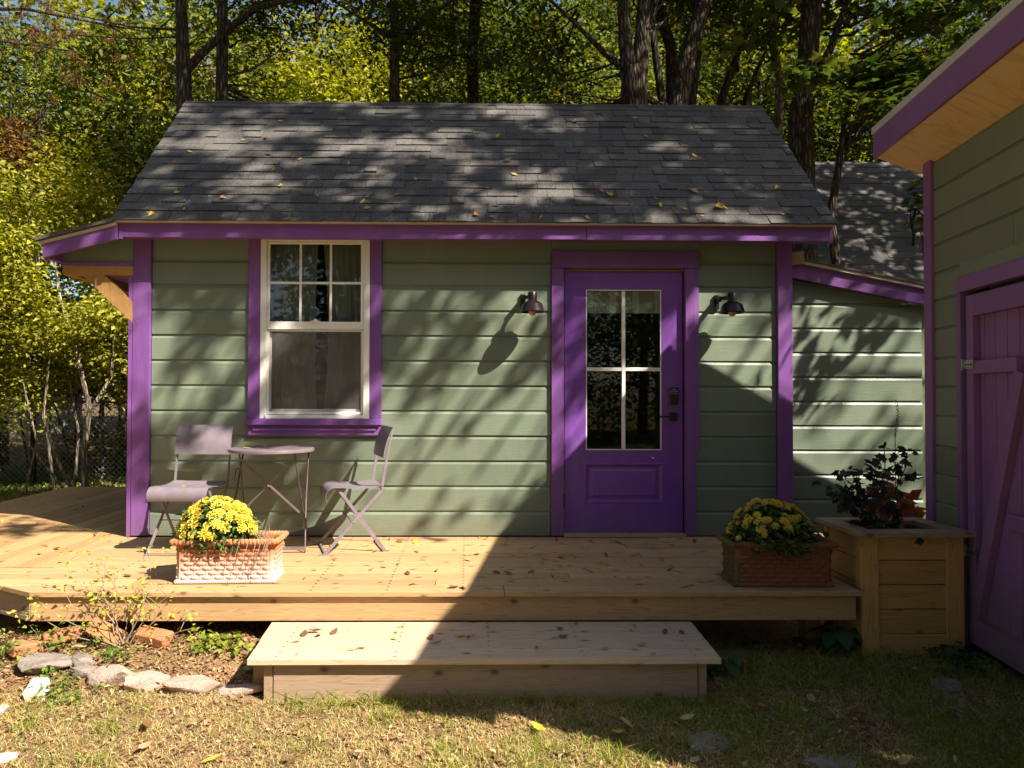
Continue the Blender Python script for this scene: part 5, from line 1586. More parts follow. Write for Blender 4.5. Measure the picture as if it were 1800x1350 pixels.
# 10: big oak at right with lit lower trunk
c10 = ell(rng, (4.9, 4.0, 7.0), (2.4, 1.8, 1.7), 420, 0.3)
tree('oak_tree', (3.98, 3.5, -0.2),
     [([(4.05, 3.5, -0.3), (4.02, 3.5, 2.5), (3.99, 3.5, 4.0), (3.97, 3.5, 4.6), (4.06, 3.5, 5.3), (4.12, 3.5, 6.1), (4.2, 3.5, 8)], 0.175, 0.115),
      ([(4.05, 3.5, 5.0), (4.35, 3.5, 5.5), (4.6, 3.5, 6.2)], 0.07, 0.03)],
     [(*lobed(rng, c10, 5, 0.24, 0.13), 'lf_maple')],
     'broad trunked tree with sunlit furrowed bark at the end of the roof', group=TG, barkm='bark_mid')
tree('maple_tree', (4.35, 2.9, -0.2),
     [([(4.2, 2.9, -0.3), (4.12, 2.9, 2.6), (4.03, 2.9, 3.2), (4.12, 2.9, 3.7), (4.22, 2.9, 4.3), (4.4, 2.95, 5.0)], 0.062, 0.035),
      ([(4.08, 2.9, 2.9), (4.25, 2.9, 2.4), (4.28, 2.9, 1.6)], 0.03, 0.03)],
     [(*lobed(rng, ell(rng, (4.75, 2.75, 4.45), (0.95, 0.5, 0.30), 46, 0.05), 6, 0.12, 0.135, tilt=0.25), 'lf_maple'),
      (*lobed(rng, ell(rng, (4.2, 2.9, 5.3), (1.4, 0.7, 0.55), 70, 0.05), 6, 0.16, 0.14), 'lf_maple'),
      (*lobed(rng, ell(rng, (5.6, 2.9, 5.3), (1.0, 0.7, 0.8), 80, 0.05), 6, 0.16, 0.14), 'lf_maple')],
     'crooked young maple with sunlit lobed leaves in front of the neighboring roof', group=TG)
tree('maple_tree', (5.25, 2.7, -0.2),
     [([(5.22, 2.7, -0.3), (5.17, 2.7, 1.5), (5.15, 2.7, 2.9), (5.2, 2.7, 3.6)], 0.06, 0.04),
      ([(5.15, 2.7, 2.8), (5.05, 2.7, 3.15), (4.9, 2.7, 3.3)], 0.02, 0.008)],
     [(*lobed(rng, ell(rng, (5.15, 2.6, 3.35), (0.42, 0.3, 0.5), 34, 0.05), 5, 0.10, 0.10), 'lf_maple')],
     'short dark trunk crossing the neighboring roof beside the shed', group=TG)

# --- unseen high crowns, added above the frame to shade the wood below
for (cc0, rr0, n0, mk0, bx_, lb0) in (((5.2, 1.8, 9.1), (4.6, 2.4, 2.0), 1700, 'lf_dark', 7.4, 'tree with an unseen crown added to shade the wood at right'),
                            ((1.0, 1.8, 9.2), (3.0, 1.9, 1.4), 700, 'lf_dark', 2.6, 'tree with an unseen crown added to shade the wood over the ridge'),
                            ((0.1, 1.2, 8.7), (2.0, 1.2, 1.0), 420, 'lf_dark', -0.2, 'tree with an unseen crown added to shade the wood left of the middle')):
    tree('oak_tree', (bx_, 4.6, -0.2),
         [([(bx_, 4.6, -0.3), (bx_ + 0.05, 4.6, 3.0), (bx_, 4.5, 6.0), (cc0[0], 3.0, 9.0)], 0.12, 0.06)],
         [(*foliage(rng, ell(rng, cc0, rr0, n0, 0.15), 15, 0.22, 0.10), mk0)], lb0, group=TG)
nbl = []  # unseen crown added along the sun rays to dapple the garage roof
for k in range(9000):
    xq, fq = rng.uniform(3.4, 7.6), rng.uniform(0, 1)
    n1 = mnoise.noise(Vector((xq * 2.2, fq * 5.5, 2.2)))
    if n1 < -0.24: continue
    nbl.append(np.array([xq, 3.2 + 2.7 * fq, 1.75 + 3.1 * fq]) + np.array([1.34, -1, 1.66]) * rng.uniform(2.4, 3.8))
    if len(nbl) >= 950: break
tree('maple_tree', (9.2, 1.6, -0.2),
     [([(9.2, 1.6, -0.3), (9.1, 1.6, 3.0), (8.9, 1.6, 6.0), (8.8, 1.6, 8.4)], 0.13, 0.05)],
     [(*lobed(rng, np.array(nbl), 6, 0.12, 0.13), 'lf_maple')],
     'unseen maple added with a crown shaped to dapple the neighboring garage roof', group=TG)
# --- yellow-green shrubs at left
SG = 'tall arching shrubs at left'
cs = ell(rng, (-5.65, 3.6, 2.45), (1.85, 1.0, 2.2), 1400, 0.45, keep=lambda q: q[2] > 0.25 + max(0, (q[0] + 5.2)) * 0.4 + rng.uniform(0, 0.8))
tree('shrub', (-4.85, 3.3, -0.2),
     [([(-4.90, 3.3, -0.25), (-4.92, 3.3, 0.4), (-4.86, 3.3, 0.9), (-5.0, 3.3, 1.5), (-5.3, 3.4, 2.3), (-5.5, 3.5, 3.3)], 0.045, 0.012),
      ([(-4.87, 3.3, 0.85), (-4.6, 3.3, 1.3), (-4.55, 3.3, 2.2)], 0.028, 0.008),
      ([(-5.0, 3.3, -0.2), (-5.25, 3.3, 0.3), (-5.45, 3.35, 0.8), (-5.4, 3.4, 1.6)], 0.028, 0.01),
      ([(-5.05, 3.3, -0.2), (-5.35, 3.2, 0.25), (-5.9, 3.2, 0.95)], 0.018, 0.008),
      ([(-5.2, 3.6, -0.2), (-5.15, 3.6, 0.6), (-5.3, 3.6, 1.4)], 0.02, 0.01),
      ([(-4.7, 3.9, -0.2), (-4.55, 3.9, 0.5), (-4.1, 3.9, 1.1)], 0.016, 0.008),
      ([(-5.5, 3.7, -0.2), (-5.6, 3.7, 0.6), (-5.5, 3.7, 1.4)], 0.022, 0.01),
      ([(-5.7, 3.4, -0.2), (-5.55, 3.4, 0.5), (-5.75, 3.4, 1.3)], 0.018, 0.01)],
     [(*foliage(rng, cs, 26, 0.13, 0.062, up=0.8), 'lf_yellow')],
     'large yellow-green arching shrub with several pale stems left of the cottage', 'shrub', SG, 'bark_pale')
cs2 = ell(rng, (-7.6, 4.3, 2.4), (1.7, 1.2, 2.3), 700, 0.5)
tree('shrub', (-7.4, 4.2, -0.2), [([(-7.3, 4.2, -0.25), (-7.2, 4.2, 1.0), (-7.5, 4.2, 2.5)], 0.04, 0.01)],
     [(*foliage(rng, cs2, 24, 0.15, 0.065), 'lf_yellow')], 'yellow-green shrub at the far left edge', 'shrub', SG, 'bark_pale')
cs3 = ell(rng, (-4.3, 5.6, 1.9), (1.7, 0.6, 1.5), 420, 0.4, keep=lambda q: q[2] > 0.55)
tree('shrub', (-4.2, 5.6, -0.2), [([(-4.2, 5.6, -0.25), (-4.1, 5.6, 1.0), (-4.4, 5.6, 2.5)], 0.03, 0.01), ([(-4.1, 5.6, -0.25), (-3.7, 5.6, 1.3)], 0.02, 0.01)],
     [(*foliage(rng, cs3, 22, 0.15, 0.07), 'lf_bright')], 'green shrub behind the chain link fence', 'shrub', SG, 'bark_mid')
for (x_, y_, zc_, r3, nn0, mk0, lb0) in ((-6.6, 6.2, 1.4, (1.8, 0.7, 1.9), 520, 'lf_bright', 'dense green thicket behind the fence at the left edge'),
                               (-3.3, 4.6, 1.5, (1.15, 0.7, 1.45), 520, 'lf_dark', 'dark thicket behind the fence beside the corner post'),
                               (-9.6, 6.4, 1.6, (1.8, 0.8, 2.2), 420, 'lf_dark', 'dark thicket left of the shrubs'),
                               (-5.3, 5.9, 0.7, (3.2, 0.6, 1.2), 640, 'lf_dark', 'low dark hedge behind the chain link fence')):
    cc0 = ell(rng, (x_, y_, zc_), r3, nn0, 0.3, keep=lambda q: q[2] > -0.1)
    tree('thicket', (x_, y_, -0.2), [([(x_ + d0, y_, -0.3), (x_ + d0 * 1.3, y_, 0.8), (x_ + d0 * 1.6, y_, 1.9)], 0.022, 0.01) for d0 in (-1.1, -0.7, -0.35, 0.0, 0.3, 0.62, 0.95)],
         [(*foliage(rng, cc0, 20, 0.17, 0.075), mk0)], lb0, 'shrub', SG, 'bark_mid')
# rusty vine tangle high at left
cr_ = ell(rng, (-6.55, 4.6, 4.45), (0.7, 0.5, 0.55), 70, 0.2)
tree('sapling', (-6.3, 4.6, -0.2), [([(-6.3, 4.6, -0.25), (-6.35, 4.6, 2.5), (-6.2, 4.6, 4.8)], 0.04, 0.012)],
     [(*foliage(rng, cr_, 22, 0.14, 0.065), 'lf_rust')], 'small tree with rust-brown leaves at the left edge', 'tree', None, 'bark_mid')
# bright middle trees at left
cm = ell(rng, (-5.4, 7.0, 5.9), (2.3, 1.6, 2.9), 760, 0.4)
tree('maple_tree', (-5.2, 7.0, -0.2),
     [([(-5.2, 7.0, -0.3), (-5.3, 7.0, 3), (-5.1, 7.0, 5), (-5.5, 7.0, 7)], 0.11, 0.03),
      ([(-5.25, 7.0, 3.6), (-5.8, 6.2, 4.0), (-6.3, 5.8, 3.9)], 0.04, 0.012),
      ([(-5.15, 7.0, 4.4), (-4.5, 6.4, 5.3), (-4.4, 6.0, 6.4)], 0.04, 0.012)],
     [(*foliage(rng, cm, 20, 0.17, 0.115), 'lf_bright')], 'bright green leafy tree filling the upper left between shrub and dark trunk', barkm='bark_pale')
cm2 = ell(rng, (-8.4, 7.5, 6.0), (2.3, 1.6, 2.6), 520, 0.35)
tree('maple_tree', (-8.6, 7.5, -0.2), [([(-8.6, 7.5, -0.3), (-8.7, 7.5, 3), (-8.5, 7.5, 7)], 0.12, 0.03)],
     [(*foliage(rng, cm2, 22, 0.22, 0.10), 'lf_bright')], 'bright green tree at the top left corner', barkm='bark_mid')
# yellow needle sprays hanging at top left (pine)
pn_ = []
for k in range(60):
    c = np.array([-5.6, 4.2, 6.0]) + rng.normal(size=3) * np.array([0.75, 0.4, 0.42])
    n__ = 26
    P_a = np.repeat(c[None], n__, 0) + rng.normal(size=(n__, 3)) * 0.02
    D_a = unit(rng.normal(size=(n__, 3)) * 0.35 + np.array([0, 0, -1.0])); N_a = unit(rng.normal(size=(n__, 3)))
    pn_.append(leaf_quads(P_a, rng.uniform(0.10, 0.18, n__), np.full(n__, 0.004), N_a, D_a))
Vp, Fp = join(pn_)
tree('pine_tree', (-7.2, 4.4, -0.2),
     [([(-7.2, 4.4, -0.3), (-7.2, 4.4, 4), (-7.1, 4.4, 9)], 0.12, 0.06), ([(-7.15, 4.4, 6.4), (-6.3, 4.3, 6.35), (-5.2, 4.2, 6.1), (-4.6, 4.2, 6.0)], 0.03, 0.006),
      ([(-7.15, 4.4, 6.0), (-6.2, 4.3, 5.85), (-5.4, 4.2, 5.7)], 0.02, 0.006)],
     [(Vp, Fp, 'lf_rust')], 'pine bough with hanging browned needles at the top left')

# --- middle band beyond: mixed trees
mids = [((-0.6, 10.5), 8.0, (3.2, 1.6, 3.6), 'lf_dark', 'tall dark tree filling the gaps above the middle of the roof'),
        ((3.6, 11.5), 8.4, (3.2, 1.6, 3.8), 'lf_dark', 'tall dark tree filling the gaps behind the leaning trunks'),
        ((-7.5, 11.5), 5.0, (2.6, 1.6, 3.2), 'lf_bright', 'tall green tree behind the bright corner tree'),
        ((-2.6, 8.5), 6.0, (2.2, 1.6, 2.8), 'lf_yellow', 'yellowing tree seen between the two left trunks'),
        ((0.2, 8.0), 5.4, (3.0, 1.6, 3.2), 'lf_dark', 'dark green tree behind the middle of the ridge'),
        ((2.6, 9.5), 6.4, (2.6, 1.6, 3.0), 'lf_bright', 'pale green tree seen between the leaning trunks'),
        ((6.0, 9.5), 6.6, (2.6, 1.6, 2.8), 'lf_dark', 'dark green tree above the neighboring roof'),
        ((9.6, 9.0), 7.0, (2.8, 1.8, 3.2), 'lf_dark', 'dark green tree hidden mostly behind the shed roof')]
for (x_, y_), z_, rr_3, mk, lb in mids:
    cc_ = ell(rng, (x_, y_, z_), rr_3, 900, 0.35)
    tree('woodland_tree', (x_, y_, -0.2), [([(x_, y_, -0.3), (x_ + 0.1, y_, 3), (x_ - 0.1, y_, z_ + 1.5)], 0.12, 0.04),
         ([(x_, y_, 3.2), (x_ + 0.8, y_ - 0.4, z_ + 0.4)], 0.05, 0.015), ([(x_, y_, 3.6), (x_ - 0.9, y_ - 0.3, z_ + 0.6)], 0.05, 0.015)],
         [(*foliage(rng, cc_, 20, 0.24, 0.11), mk)], lb, group='woodland trees beyond the cottage', barkm='bark_mid')
# --- far trees: three crowns shared between copies
protos = []
for mk in ('lf_bright', 'lf_yellow', 'lf_dark'):
    cc_ = ell(rng, (0, 0, 8.4), (3.9, 2.8, 7.0), 1700, 0.45)
    V, F = foliage(rng, cc_, 16, 0.40, 0.22)
    protos.append(fastmesh('crown', V, F, M[mk]))
trk = MB(); trunk_mesh(trk, [(0, 0, -0.4), (0.1, 0, 3), (-0.1, 0, 7), (0, 0, 13)], 0.19, 0.05); trk = trk.mesh('trunk', smooth=True); trk.materials.append(M['bark_mid'])
far = [(-17, 17, 0, 'pale green far tree at the left edge, beyond the bright corner tree'), (-10.5, 16, 1, 'far yellow tree left of the first dark trunk'), (-6.5, 18, 1, 'far golden tree filling the gap behind the two left trunks'),
       (-2.5, 17, 0, 'far green tree behind the slim forked tree'), (1.5, 19, 2, 'far dark tree behind the middle of the ridge'), (5.2, 17, 0, 'far pale green tree behind the double trunk'),
       (9.2, 18, 1, 'far yellow-green tree right of the thick leaning tree'), (13.5, 17, 2, 'far dark tree above the neighboring garage'), (18, 19, 2, 'far dark tree behind the shed roof'),
       (-20, 20, 2, 'far dark tree beyond the pale house'), (-12.5, 24, 0, 'farthest green tree at the upper left'), (0, 25, 0, 'farthest green tree behind the ridge'), (7, 26, 2, 'farthest dark tree behind the ridge at right'),
       (14, 26, 0, 'farthest green tree above the neighboring garage'), (-6, 27, 2, 'farthest dark tree between the two left trunks')]
rr = random.Random(8)
for x_, y_, k, lb in far:
    t = empty('far_tree', (x_, y_, -0.2), rr.uniform(0, 6.28), label=lb, cat='tree', group='far woodland trees')
    s_ = rr.uniform(0.9, 1.25) * (0.85 if x_ < -8 else 1.0); t.scale = (s_, s_, s_)
    link('crown', protos[k], parent=t); link('trunk', trk, parent=t)
# --- trees behind the photographer (mirrored in the glass, and they close off the low sky)
for x_, y_, k in ((-9, -15, 2), (-4, -17, 0), (1.5, -18, 2), (6, -20, 2), (-14, -12, 2), (12, -24, 0), (-18, -6, 0), (-16, 1, 2), (18, -14, 2), (19, 0, 2), (17, 8, 0)):
    t = empty('garden_tree', (x_, y_, -0.2), rr.uniform(0, 6.28), label='tall leafy garden tree standing behind the photographer, ' + {(-9): 'second from the far left', (-4): 'left of the middle', 1.5: 'straight behind', 6: 'right of the middle', -14: 'far left', 12: 'far right', -18: 'beyond the left of the lawn', -16: 'left of the shrubs', 18: 'beyond the shade maple', 19: 'beyond the shed', 17: 'beyond the neighboring garage'}[x_], cat='tree', group='garden trees behind the photographer')
    s_ = rr.uniform(0.9, 1.15); t.scale = (s_, s_, s_)
    link('crown', protos[k], parent=t); link('trunk', trk, parent=t)

hg = np.array([[rng.uniform(-11, 11), -13.5 + rng.normal() * 0.5 + 0, rng.uniform(0.0, 1) ** 0.8 * 3.4 - 0.2] for _ in range(2600)])  # unseen hedge, added so the door glass mirrors something dark
V, F = foliage(rng, hg, 14, 0.22, 0.13)
o = link('reflection_hedge', fastmesh('reflection_hedge', V, F, M['lf_dark'])); tag(o, 'unseen dark hedge added behind the photographer to darken the door glass', 'hedge')
# --- the big shade tree right of the picture: it dapples roof and wall
A_, B_ = 1.34, 1.66
def sunpt(u, v, t): return np.array([u + A_ * t, -t, v + B_ * t])
rs2 = np.random.default_rng(77)
shade = []; shade_lo = []
for k in range(40000):
    u = rs2.uniform(-4.2, 4.2); v = rs2.uniform(-0.3, 6.4); t = rs2.uniform(3.4, 5.0)
    n1 = 0.7 * mnoise.noise(Vector((u * 1.1, v * 1.3, 1.3))) + 0.9 * mnoise.noise(Vector((u * 3.4, v * 3.9, 4.3)))
    th = 0.0 if v > 2.0 else (0.13 if v > 0.8 else 0.22)
    if v > 2 and u > 1.5: th -= 0.30
    if v < 0.15: th = 0.36
    if n1 < th: continue
    if v < 2.05 and u > 1.15: continue
    if v < 2.05: t = 2.9 + (t - 3.4) * 0.8; shade_lo += [sunpt(u + 0.16 * q_, v + 0.20 * q_, t) for q_ in (0, 1, 2)]
    else: shade.append(sunpt(u, v, t))
    if len(shade) + len(shade_lo) >= 2600: break
shade = np.array(shade)
for k in range(22):
    u_, v_ = rs2.uniform(2.5, 3.7), rs2.uniform(0.25, 1.5)
    shade_lo += [sunpt(u_ + 0.16 * q_, v_ + 0.20 * q_, 4.2) for q_ in (0, 1)]
STREAK = []
for k in range(17):
    u0, v0, t0 = -2.6 + k * 0.26 + rs2.uniform(-0.1, 0.1), rs2.uniform(0.1, 0.9), rs2.uniform(3.6, 4.4)
    ln_ = rs2.uniform(0.9, 1.7); sl_k = rs2.uniform(0.9, 1.5)
    STREAK.append(([tuple(sunpt(u0 + ln_ * f_ * 0.8, v0 + ln_ * f_ * sl_k, t0 + 0.15 * f_)) for f_ in (0, 0.35, 0.7, 1.0)], rs2.uniform(0.010, 0.022), 0.014))
tree('shade_tree', (17.0, -7.5, -0.3),
     [([(17.0, -7.5, -0.4), (16.5, -7.4, 5), (15.5, -7.0, 9), (14.5, -6.5, 12)], 0.30, 0.14),
      ([(15.8, -7.1, 8.0), (12.5, -6.0, 10.6), (9.5, -5.2, 12.2), (5.5, -5.0, 12.0)], 0.08, 0.02),
      ([(15.2, -6.9, 10.0), (12.5, -6.2, 12.4), (10.5, -5.6, 13.5), (6.5, -5.2, 13.5)], 0.08, 0.02)] + STREAK,
     [(*lobed(rs2, shade, 7, 0.07, 0.110), 'lf_maple'), (*lobed(rs2, np.array(shade_lo), 3, 0.034, 0.088), 'lf_maple')], 'tall shade maple right of the picture', group='garden trees behind the photographer', barkm='bark_mid')
# low maple bough over the shed roof: sharp leaf shadows on the lean-to wall and the right of the roof
bp_ = []
for a_, b_ in ((2.49,1.75),(2.78,1.82),(2.30,1.55),(2.36,1.45),(2.52,1.55),(2.65,1.44),(2.83,1.50),(2.34,1.16),(2.52,1.31),(2.70,1.31),(3.05,1.69),(3.12,1.62),(2.2,1.3),(2.15,1.02),(2.0,1.1),(1.85,1.05),(2.28,0.97),(2.58,1.08),(2.45,1.88),(2.95,1.85),(2.62,1.72),(2.22,1.72),(2.42,1.34)):
    bp_.append(sunpt(a_ + 0.19, b_ + 0.20, 1.4 + rs2.uniform(-0.15, 0.15)))
for k in range(46):
    bp_.append(sunpt(2.1 + rs2.normal() * 0.9, 3.5 + rs2.normal() * 0.7, 2.6 + rs2.uniform(-0.4, 0.4)))
bp_ = np.array(bp_)
tree('maple_tree', (8.0, -2.2, -0.3),
     [([(8.0, -2.2, -0.4), (8.0, -2.2, 2.5), (7.7, -2.1, 5.0), (7.5, -2.1, 8.0)], 0.11, 0.05),
      ([(7.75, -2.1, 4.6), (6.4, -1.9, 4.6), (5.2, -1.7, 4.3), (4.5, -1.5, 4.0)], 0.03, 0.006),
      ([(7.6, -2.1, 6.4), (6.6, -2.3, 7.6), (5.4, -2.6, 8.0)], 0.03, 0.006)],
     [(*lobed(rs2, bp_, 2, 0.045, 0.125, tilt=0.6), 'lf_maple')], 'young maple reaching over the shed roof', group='garden trees behind the photographer', barkm='bark_mid')

# ================================================================== SMALL PLANTS
# plant in the timber box: dark compound leaves on thin stems
pt = empty('potted_perennial', (2.16, -1.28, 0.24), label='dark leafy perennial with thin stems in the timber planter box', cat='plant')
rg = np.random.default_rng(31); sm = MB(); lp = []; rr = random.Random(14)
tips = [(-0.23, -0.08, 0.34), (-0.19, 0.02, 0.28), (-0.15, -0.04, 0.40), (-0.08, 0.06, 0.34), (-0.02, -0.05, 0.47), (0.08, 0.03, 0.53), (0.14, -0.06, 0.44), (0.20, 0.02, 0.50), (0.05, 0.1, 0.38), (-0.20, 0.08, 0.24), (-0.13, -0.1, 0.28)]
for k, tp_ in enumerate(tips):
    b0 = (rr.uniform(-0.05, 0.05), rr.uniform(-0.04, 0.04), 0)
    sm.tube(wander(b0, tp_, 5, 0.08, k), 0.0030, 5)
    for j in range(5):
        f_ = 0.62 + 0.1 * j; c = np.array([b0[i] + (tp_[i] - b0[i]) * f_ for i in range(3)])
        lp.append(c + rg.normal(size=3) * 0.018)
        lp.append(c + rg.normal(size=3) * 0.045)
for k in range(60): lp.append(np.array([rg.normal() * 0.095, rg.normal() * 0.07, abs(rg.normal()) * 0.07 + 0.02]))
V, F = lobed(rg, np.array(lp), 2, 0.026, 0.052, tilt=0.7)
link('leaves', fastmesh('leaves', V, F, M['lf_shade']), parent=pt)
sm.tube([(0.10, 0.0, 0.0), (0.115, 0.0, 0.30), (0.122, 0.01, 0.62), (0.135, 0.01, 0.72)], 0.0022, 5)
sm.build('stems', M['twig_dark'], pt)
sp_ = MB()
for k in range(34):
    z_ = 0.60 + 0.0065 * k; a_ = k * 2.4
    x_ = 0.120 + 0.02 * math.sin((z_ - 0.6) * 12)
    sp_.blob((x_ + 0.006 * math.cos(a_), 0.01 + 0.006 * math.sin(a_), z_), (0.005, 0.004, 0.004), nu=5, nv=3)
sp_.build('seed_head', M['twig'], pt)
# red-leaved plant behind the box
rp = empty('red_shrub', (2.72, -0.55, -0.36), label='low shrub with red autumn leaves behind the timber planter box', cat='shrub')
pp = ell(rng, (0.05, 0, 0.74), (0.12, 0.14, 0.20), 24, 0.1)
V, F = foliage(rng, pp, 7, 0.05, 0.10, up=0.5)
link('leaves', fastmesh('leaves', V, F, M['lf_red']), parent=rp)
sm = MB()
for k in range(7): sm.tube(wander((0, 0, 0), tuple(pp[k * 3]), 4, 0.06, k), 0.005, 5)
sm.build('stems', M['twig'], rp)
# broad leaved plants at the deck foot
def broad_plant(loc, n_, rad, ln, label, seed):
    t = empty('broad_leaved_plant', loc, label=label, cat='plant')
    rr = random.Random(seed); sm = MB()
    for k in range(n_):
        a_ = rr.uniform(0, 6.28); r_ = rad * rr.uniform(0.4, 1); h_ = rr.uniform(0.5, 1) * rad * 1.1
        c = Vector((math.cos(a_) * r_, math.sin(a_) * r_ * 0.7, h_ + 0.03))
        sm.tube([(0, 0, 0), c * 0.5 + Vector((0, 0, 0.02)), c], 0.003, 4)
        L_ = ln * rr.uniform(0.7, 1.15); d = Vector((math.cos(a_), math.sin(a_), -0.35)).normalized(); s_ = Vector((-d.y, d.x, 0)).normalized(); n3 = s_.cross(d) * -1
        mb = MB(); row = [(0, 0.0), (0.08, 0.36), (0.28, 0.50), (0.52, 0.44), (0.78, 0.24), (1.0, 0.0)]
        P = []; F = []
        for u_, w_ in row:
            dr_ = Vector((0, 0, -0.22 * u_ * u_ * L_))
            P += [c + d * u_ * L_ + s_ * w_ * L_ * 0.8 + Vector((0, 0, 0.10 * L_ * w_)) + dr_, c + d * u_ * L_ + dr_, c + d * u_ * L_ - s_ * w_ * L_ * 0.8 + Vector((0, 0, 0.10 * L_ * w_)) + dr_]
        for i in range(5):
            F += [(i*3, i*3+1, i*3+4, i*3+3), (i*3+1, i*3+2, i*3+5, i*3+4)]
        mb.add(P, F).build('leaf', M['lf_hosta'], t, smooth=True)
    sm.build('stems', M['stem'], t)
broad_plant((1.86, -1.42, -0.375), 11, 0.11, 0.11, 'dark broad-leaved plant at the corner of deck and timber planter', 3)
broad_plant((1.10, -1.75, -0.375), 7, 0.10, 0.10, 'broad-leaved plant beside the right end of the step', 5)
broad_plant((2.40, -1.58, -0.375), 5, 0.07, 0.07, 'small broad-leaved seedling at the foot of the timber planter', 8)
# spindly shrub before the deck at left
ss = empty('spindly_shrub', (-2.08, -1.60, gz(-2.08, -1.60)), label='spindly yellowing shrub in front of the deck fascia', cat='shrub')
sm = MB(); lp = []; rr = random.Random(21)
ends = [(-0.42, 0.05, 0.50), (-0.33, -0.1, 0.38), (-0.22, 0.0, 0.58), (-0.10, -0.05, 0.47), (-0.05, 0.05, 0.40), (0.05, 0.0, 0.33), (0.16, 0.02, 0.52), (0.28, -0.03, 0.36), (0.22, 0.0, 0.25), (-0.50, -0.05, 0.25), (0.42, -0.05, 0.12), (-0.62, -0.02, 0.22)]
for k, e in enumerate(ends):
    pth = wander((rr.uniform(-0.03, 0.03), 0, -0.02), e, 6, 0.16, k + 40)
    n_ = len(pth); sm.tube(pth, [0.0036 * (1 - 0.8 * i / (n_ - 1)) for i in range(n_)], 5)
    for j in range(3):
        i = rr.randint(2, n_ - 2); q = Vector(pth[i]); e2 = q + Vector((rr.uniform(-.12, .12), rr.uniform(-.05, .05), rr.uniform(0.0, .12)))
        sm.tube([q, (q + e2) / 2 + Vector((0, 0, 0.01)), e2], [0.002, 0.0015, 0.0008], 4); lp += [np.array(e2)] * 2
    for i in range(3, n_): lp.append(np.array(pth[i]))
sm.build('stems', M['twig'], ss)
rg = np.random.default_rng(3)
V, F = foliage(rg, np.array(lp), 3, 0.022, 0.024, up=0.6, aspect=0.6); link('leaves', fastmesh('leaves', V, F, M['lf_shrubby']), parent=ss)

# weeds: low leafy clumps
def weed(loc, n_, spread, h_, label, mk='lf_weed', ln=0.026, name='weed'):
    t = empty(name, loc, label=label, cat='weed')
    rg = np.random.default_rng(int(abs(loc[0]) * 1000 + n_))
    c = rg.normal(size=(n_, 3)) * np.array([spread, spread * 0.8, 0]) + np.array([0, 0, 0.01]); c[:, 2] += rg.uniform(0, h_, n_)
    V, F = foliage(rg, c, 6, 0.018, ln, up=0.9, aspect=0.65)
    link('leaves', fastmesh('leaves', V, F, M[mk]), parent=t)
    sm = MB()
    for k in range(0, n_, 3): sm.tube([(c[k][0] * 0.5, c[k][1] * 0.5, -0.01), tuple(c[k])], 0.0018, 4)
    sm.build('stems', M['stem'], t)
G = lambda x, y: (x, y, gz(x, y))
weed(G(-2.16, -2.02), 22, 0.07, 0.06, 'leafy green weed right of the upright white stone')
weed(G(-2.30, -1.86), 18, 0.08, 0.05, 'leafy green weed above the upright white stone')
weed(G(-2.74, -1.70), 46, 0.13, 0.09, 'low green ground weed left of the nearest brick')
weed(G(-2.98, -1.60), 55, 0.13, 0.09, 'low green weed at the left edge below the slanted fascia')
weed(G(-2.36, -1.62), 36, 0.12, 0.14, 'green weed growing up in front of the left fascia')
weed(G(-2.10, -1.70), 20, 0.08, 0.05, 'small green weed behind the layered slate')
weed(G(-1.62, -1.62), 26, 0.08, 0.05, 'small yellowing weed in the mulch bed', 'grass_green', 0.04)
weed(G(-1.28, -1.72), 20, 0.06, 0.05, 'dry tuft of weed beside the step', 'grass_dry', 0.04)
weed(G(2.42, -1.66), 26, 0.09, 0.06, 'dark little weed at the foot of the shed door', 'lf_hosta', 0.04)
weed(G(-2.46, -2.35), 22, 0.07, 0.04, 'green weed at the left edge in the dry lawn')

# ================================================================== GRASS AND LITTER
def blades(n, xr, yr, dens, h0, h1, mk, name, label, seed, wd=0.0028):
    rg = np.random.default_rng(seed)
    X = rg.uniform(*xr, n * 4); Y = rg.uniform(*yr, n * 4)
    keep = np.array([rg.uniform() < dens(x, y) for x, y in zip(X, Y)])
    X, Y = X[keep][:n], Y[keep][:n]; m_ = len(X)
    Z = np.array([gz(x, y) for x, y in zip(X, Y)]) - 0.004
    P = np.stack([X, Y, Z], 1)
    H = rg.uniform(h0, h1, m_)[:, None]
    lean = rg.normal(size=(m_, 3)) * np.array([0.85, 0.85, 0]); a = rg.uniform(0, 6.28, m_)
    S = np.stack([np.cos(a), np.sin(a), np.zeros(m_)], 1) * wd
    up = np.array([0, 0, 1.0])
    p1 = P + (lean * 0.35 + up * 0.6) * H; p2 = P + (lean * 1.1 + up * 0.85) * H
    V = np.stack([P - S, P + S, p1 + S * 0.8, p1 - S * 0.8, p2], 1).reshape(-1, 3)
    i = np.arange(m_)[:, None] * 5
    F = np.concatenate([i + [[0, 1, 2]], i + [[0, 2, 3]], i + [[3, 2, 4]]], 0)
    link(name, fastmesh(name, V, F, M[mk]), label=label, cat='grass', kind='stuff')
def under(x, y):
    if -1.32 < x < 0.98 and y > -2.07: return True
    if y > -1.60 and -2.62 < x < 2.6: return True
    if y > clipy(x) - 0.02 and x < -2.5: return True
    if x > 2.657 - 0.155 * (-y - 1.0): return True
    return False
def nz(x, y, s, o=0): return mnoise.noise(Vector((x * s, y * s, o)))
def d_green(x, y):
    if under(x, y): return 0
    bed = x < -1.15 and y > -1.98
    g = 0.30 + 0.55 * nz(x, y, 1.7, 2) + 0.30 * nz(x, y, 5, 7)
    g += 0.22 * max(-1, min(1, x - 0.2))
    g = max(0, min(1, (g - 0.14) * 1.9)) * (0.75 + 0.9 * nz(x, y, 14, 3))
    if bed: g *= 0.10
    return max(0.02, g)
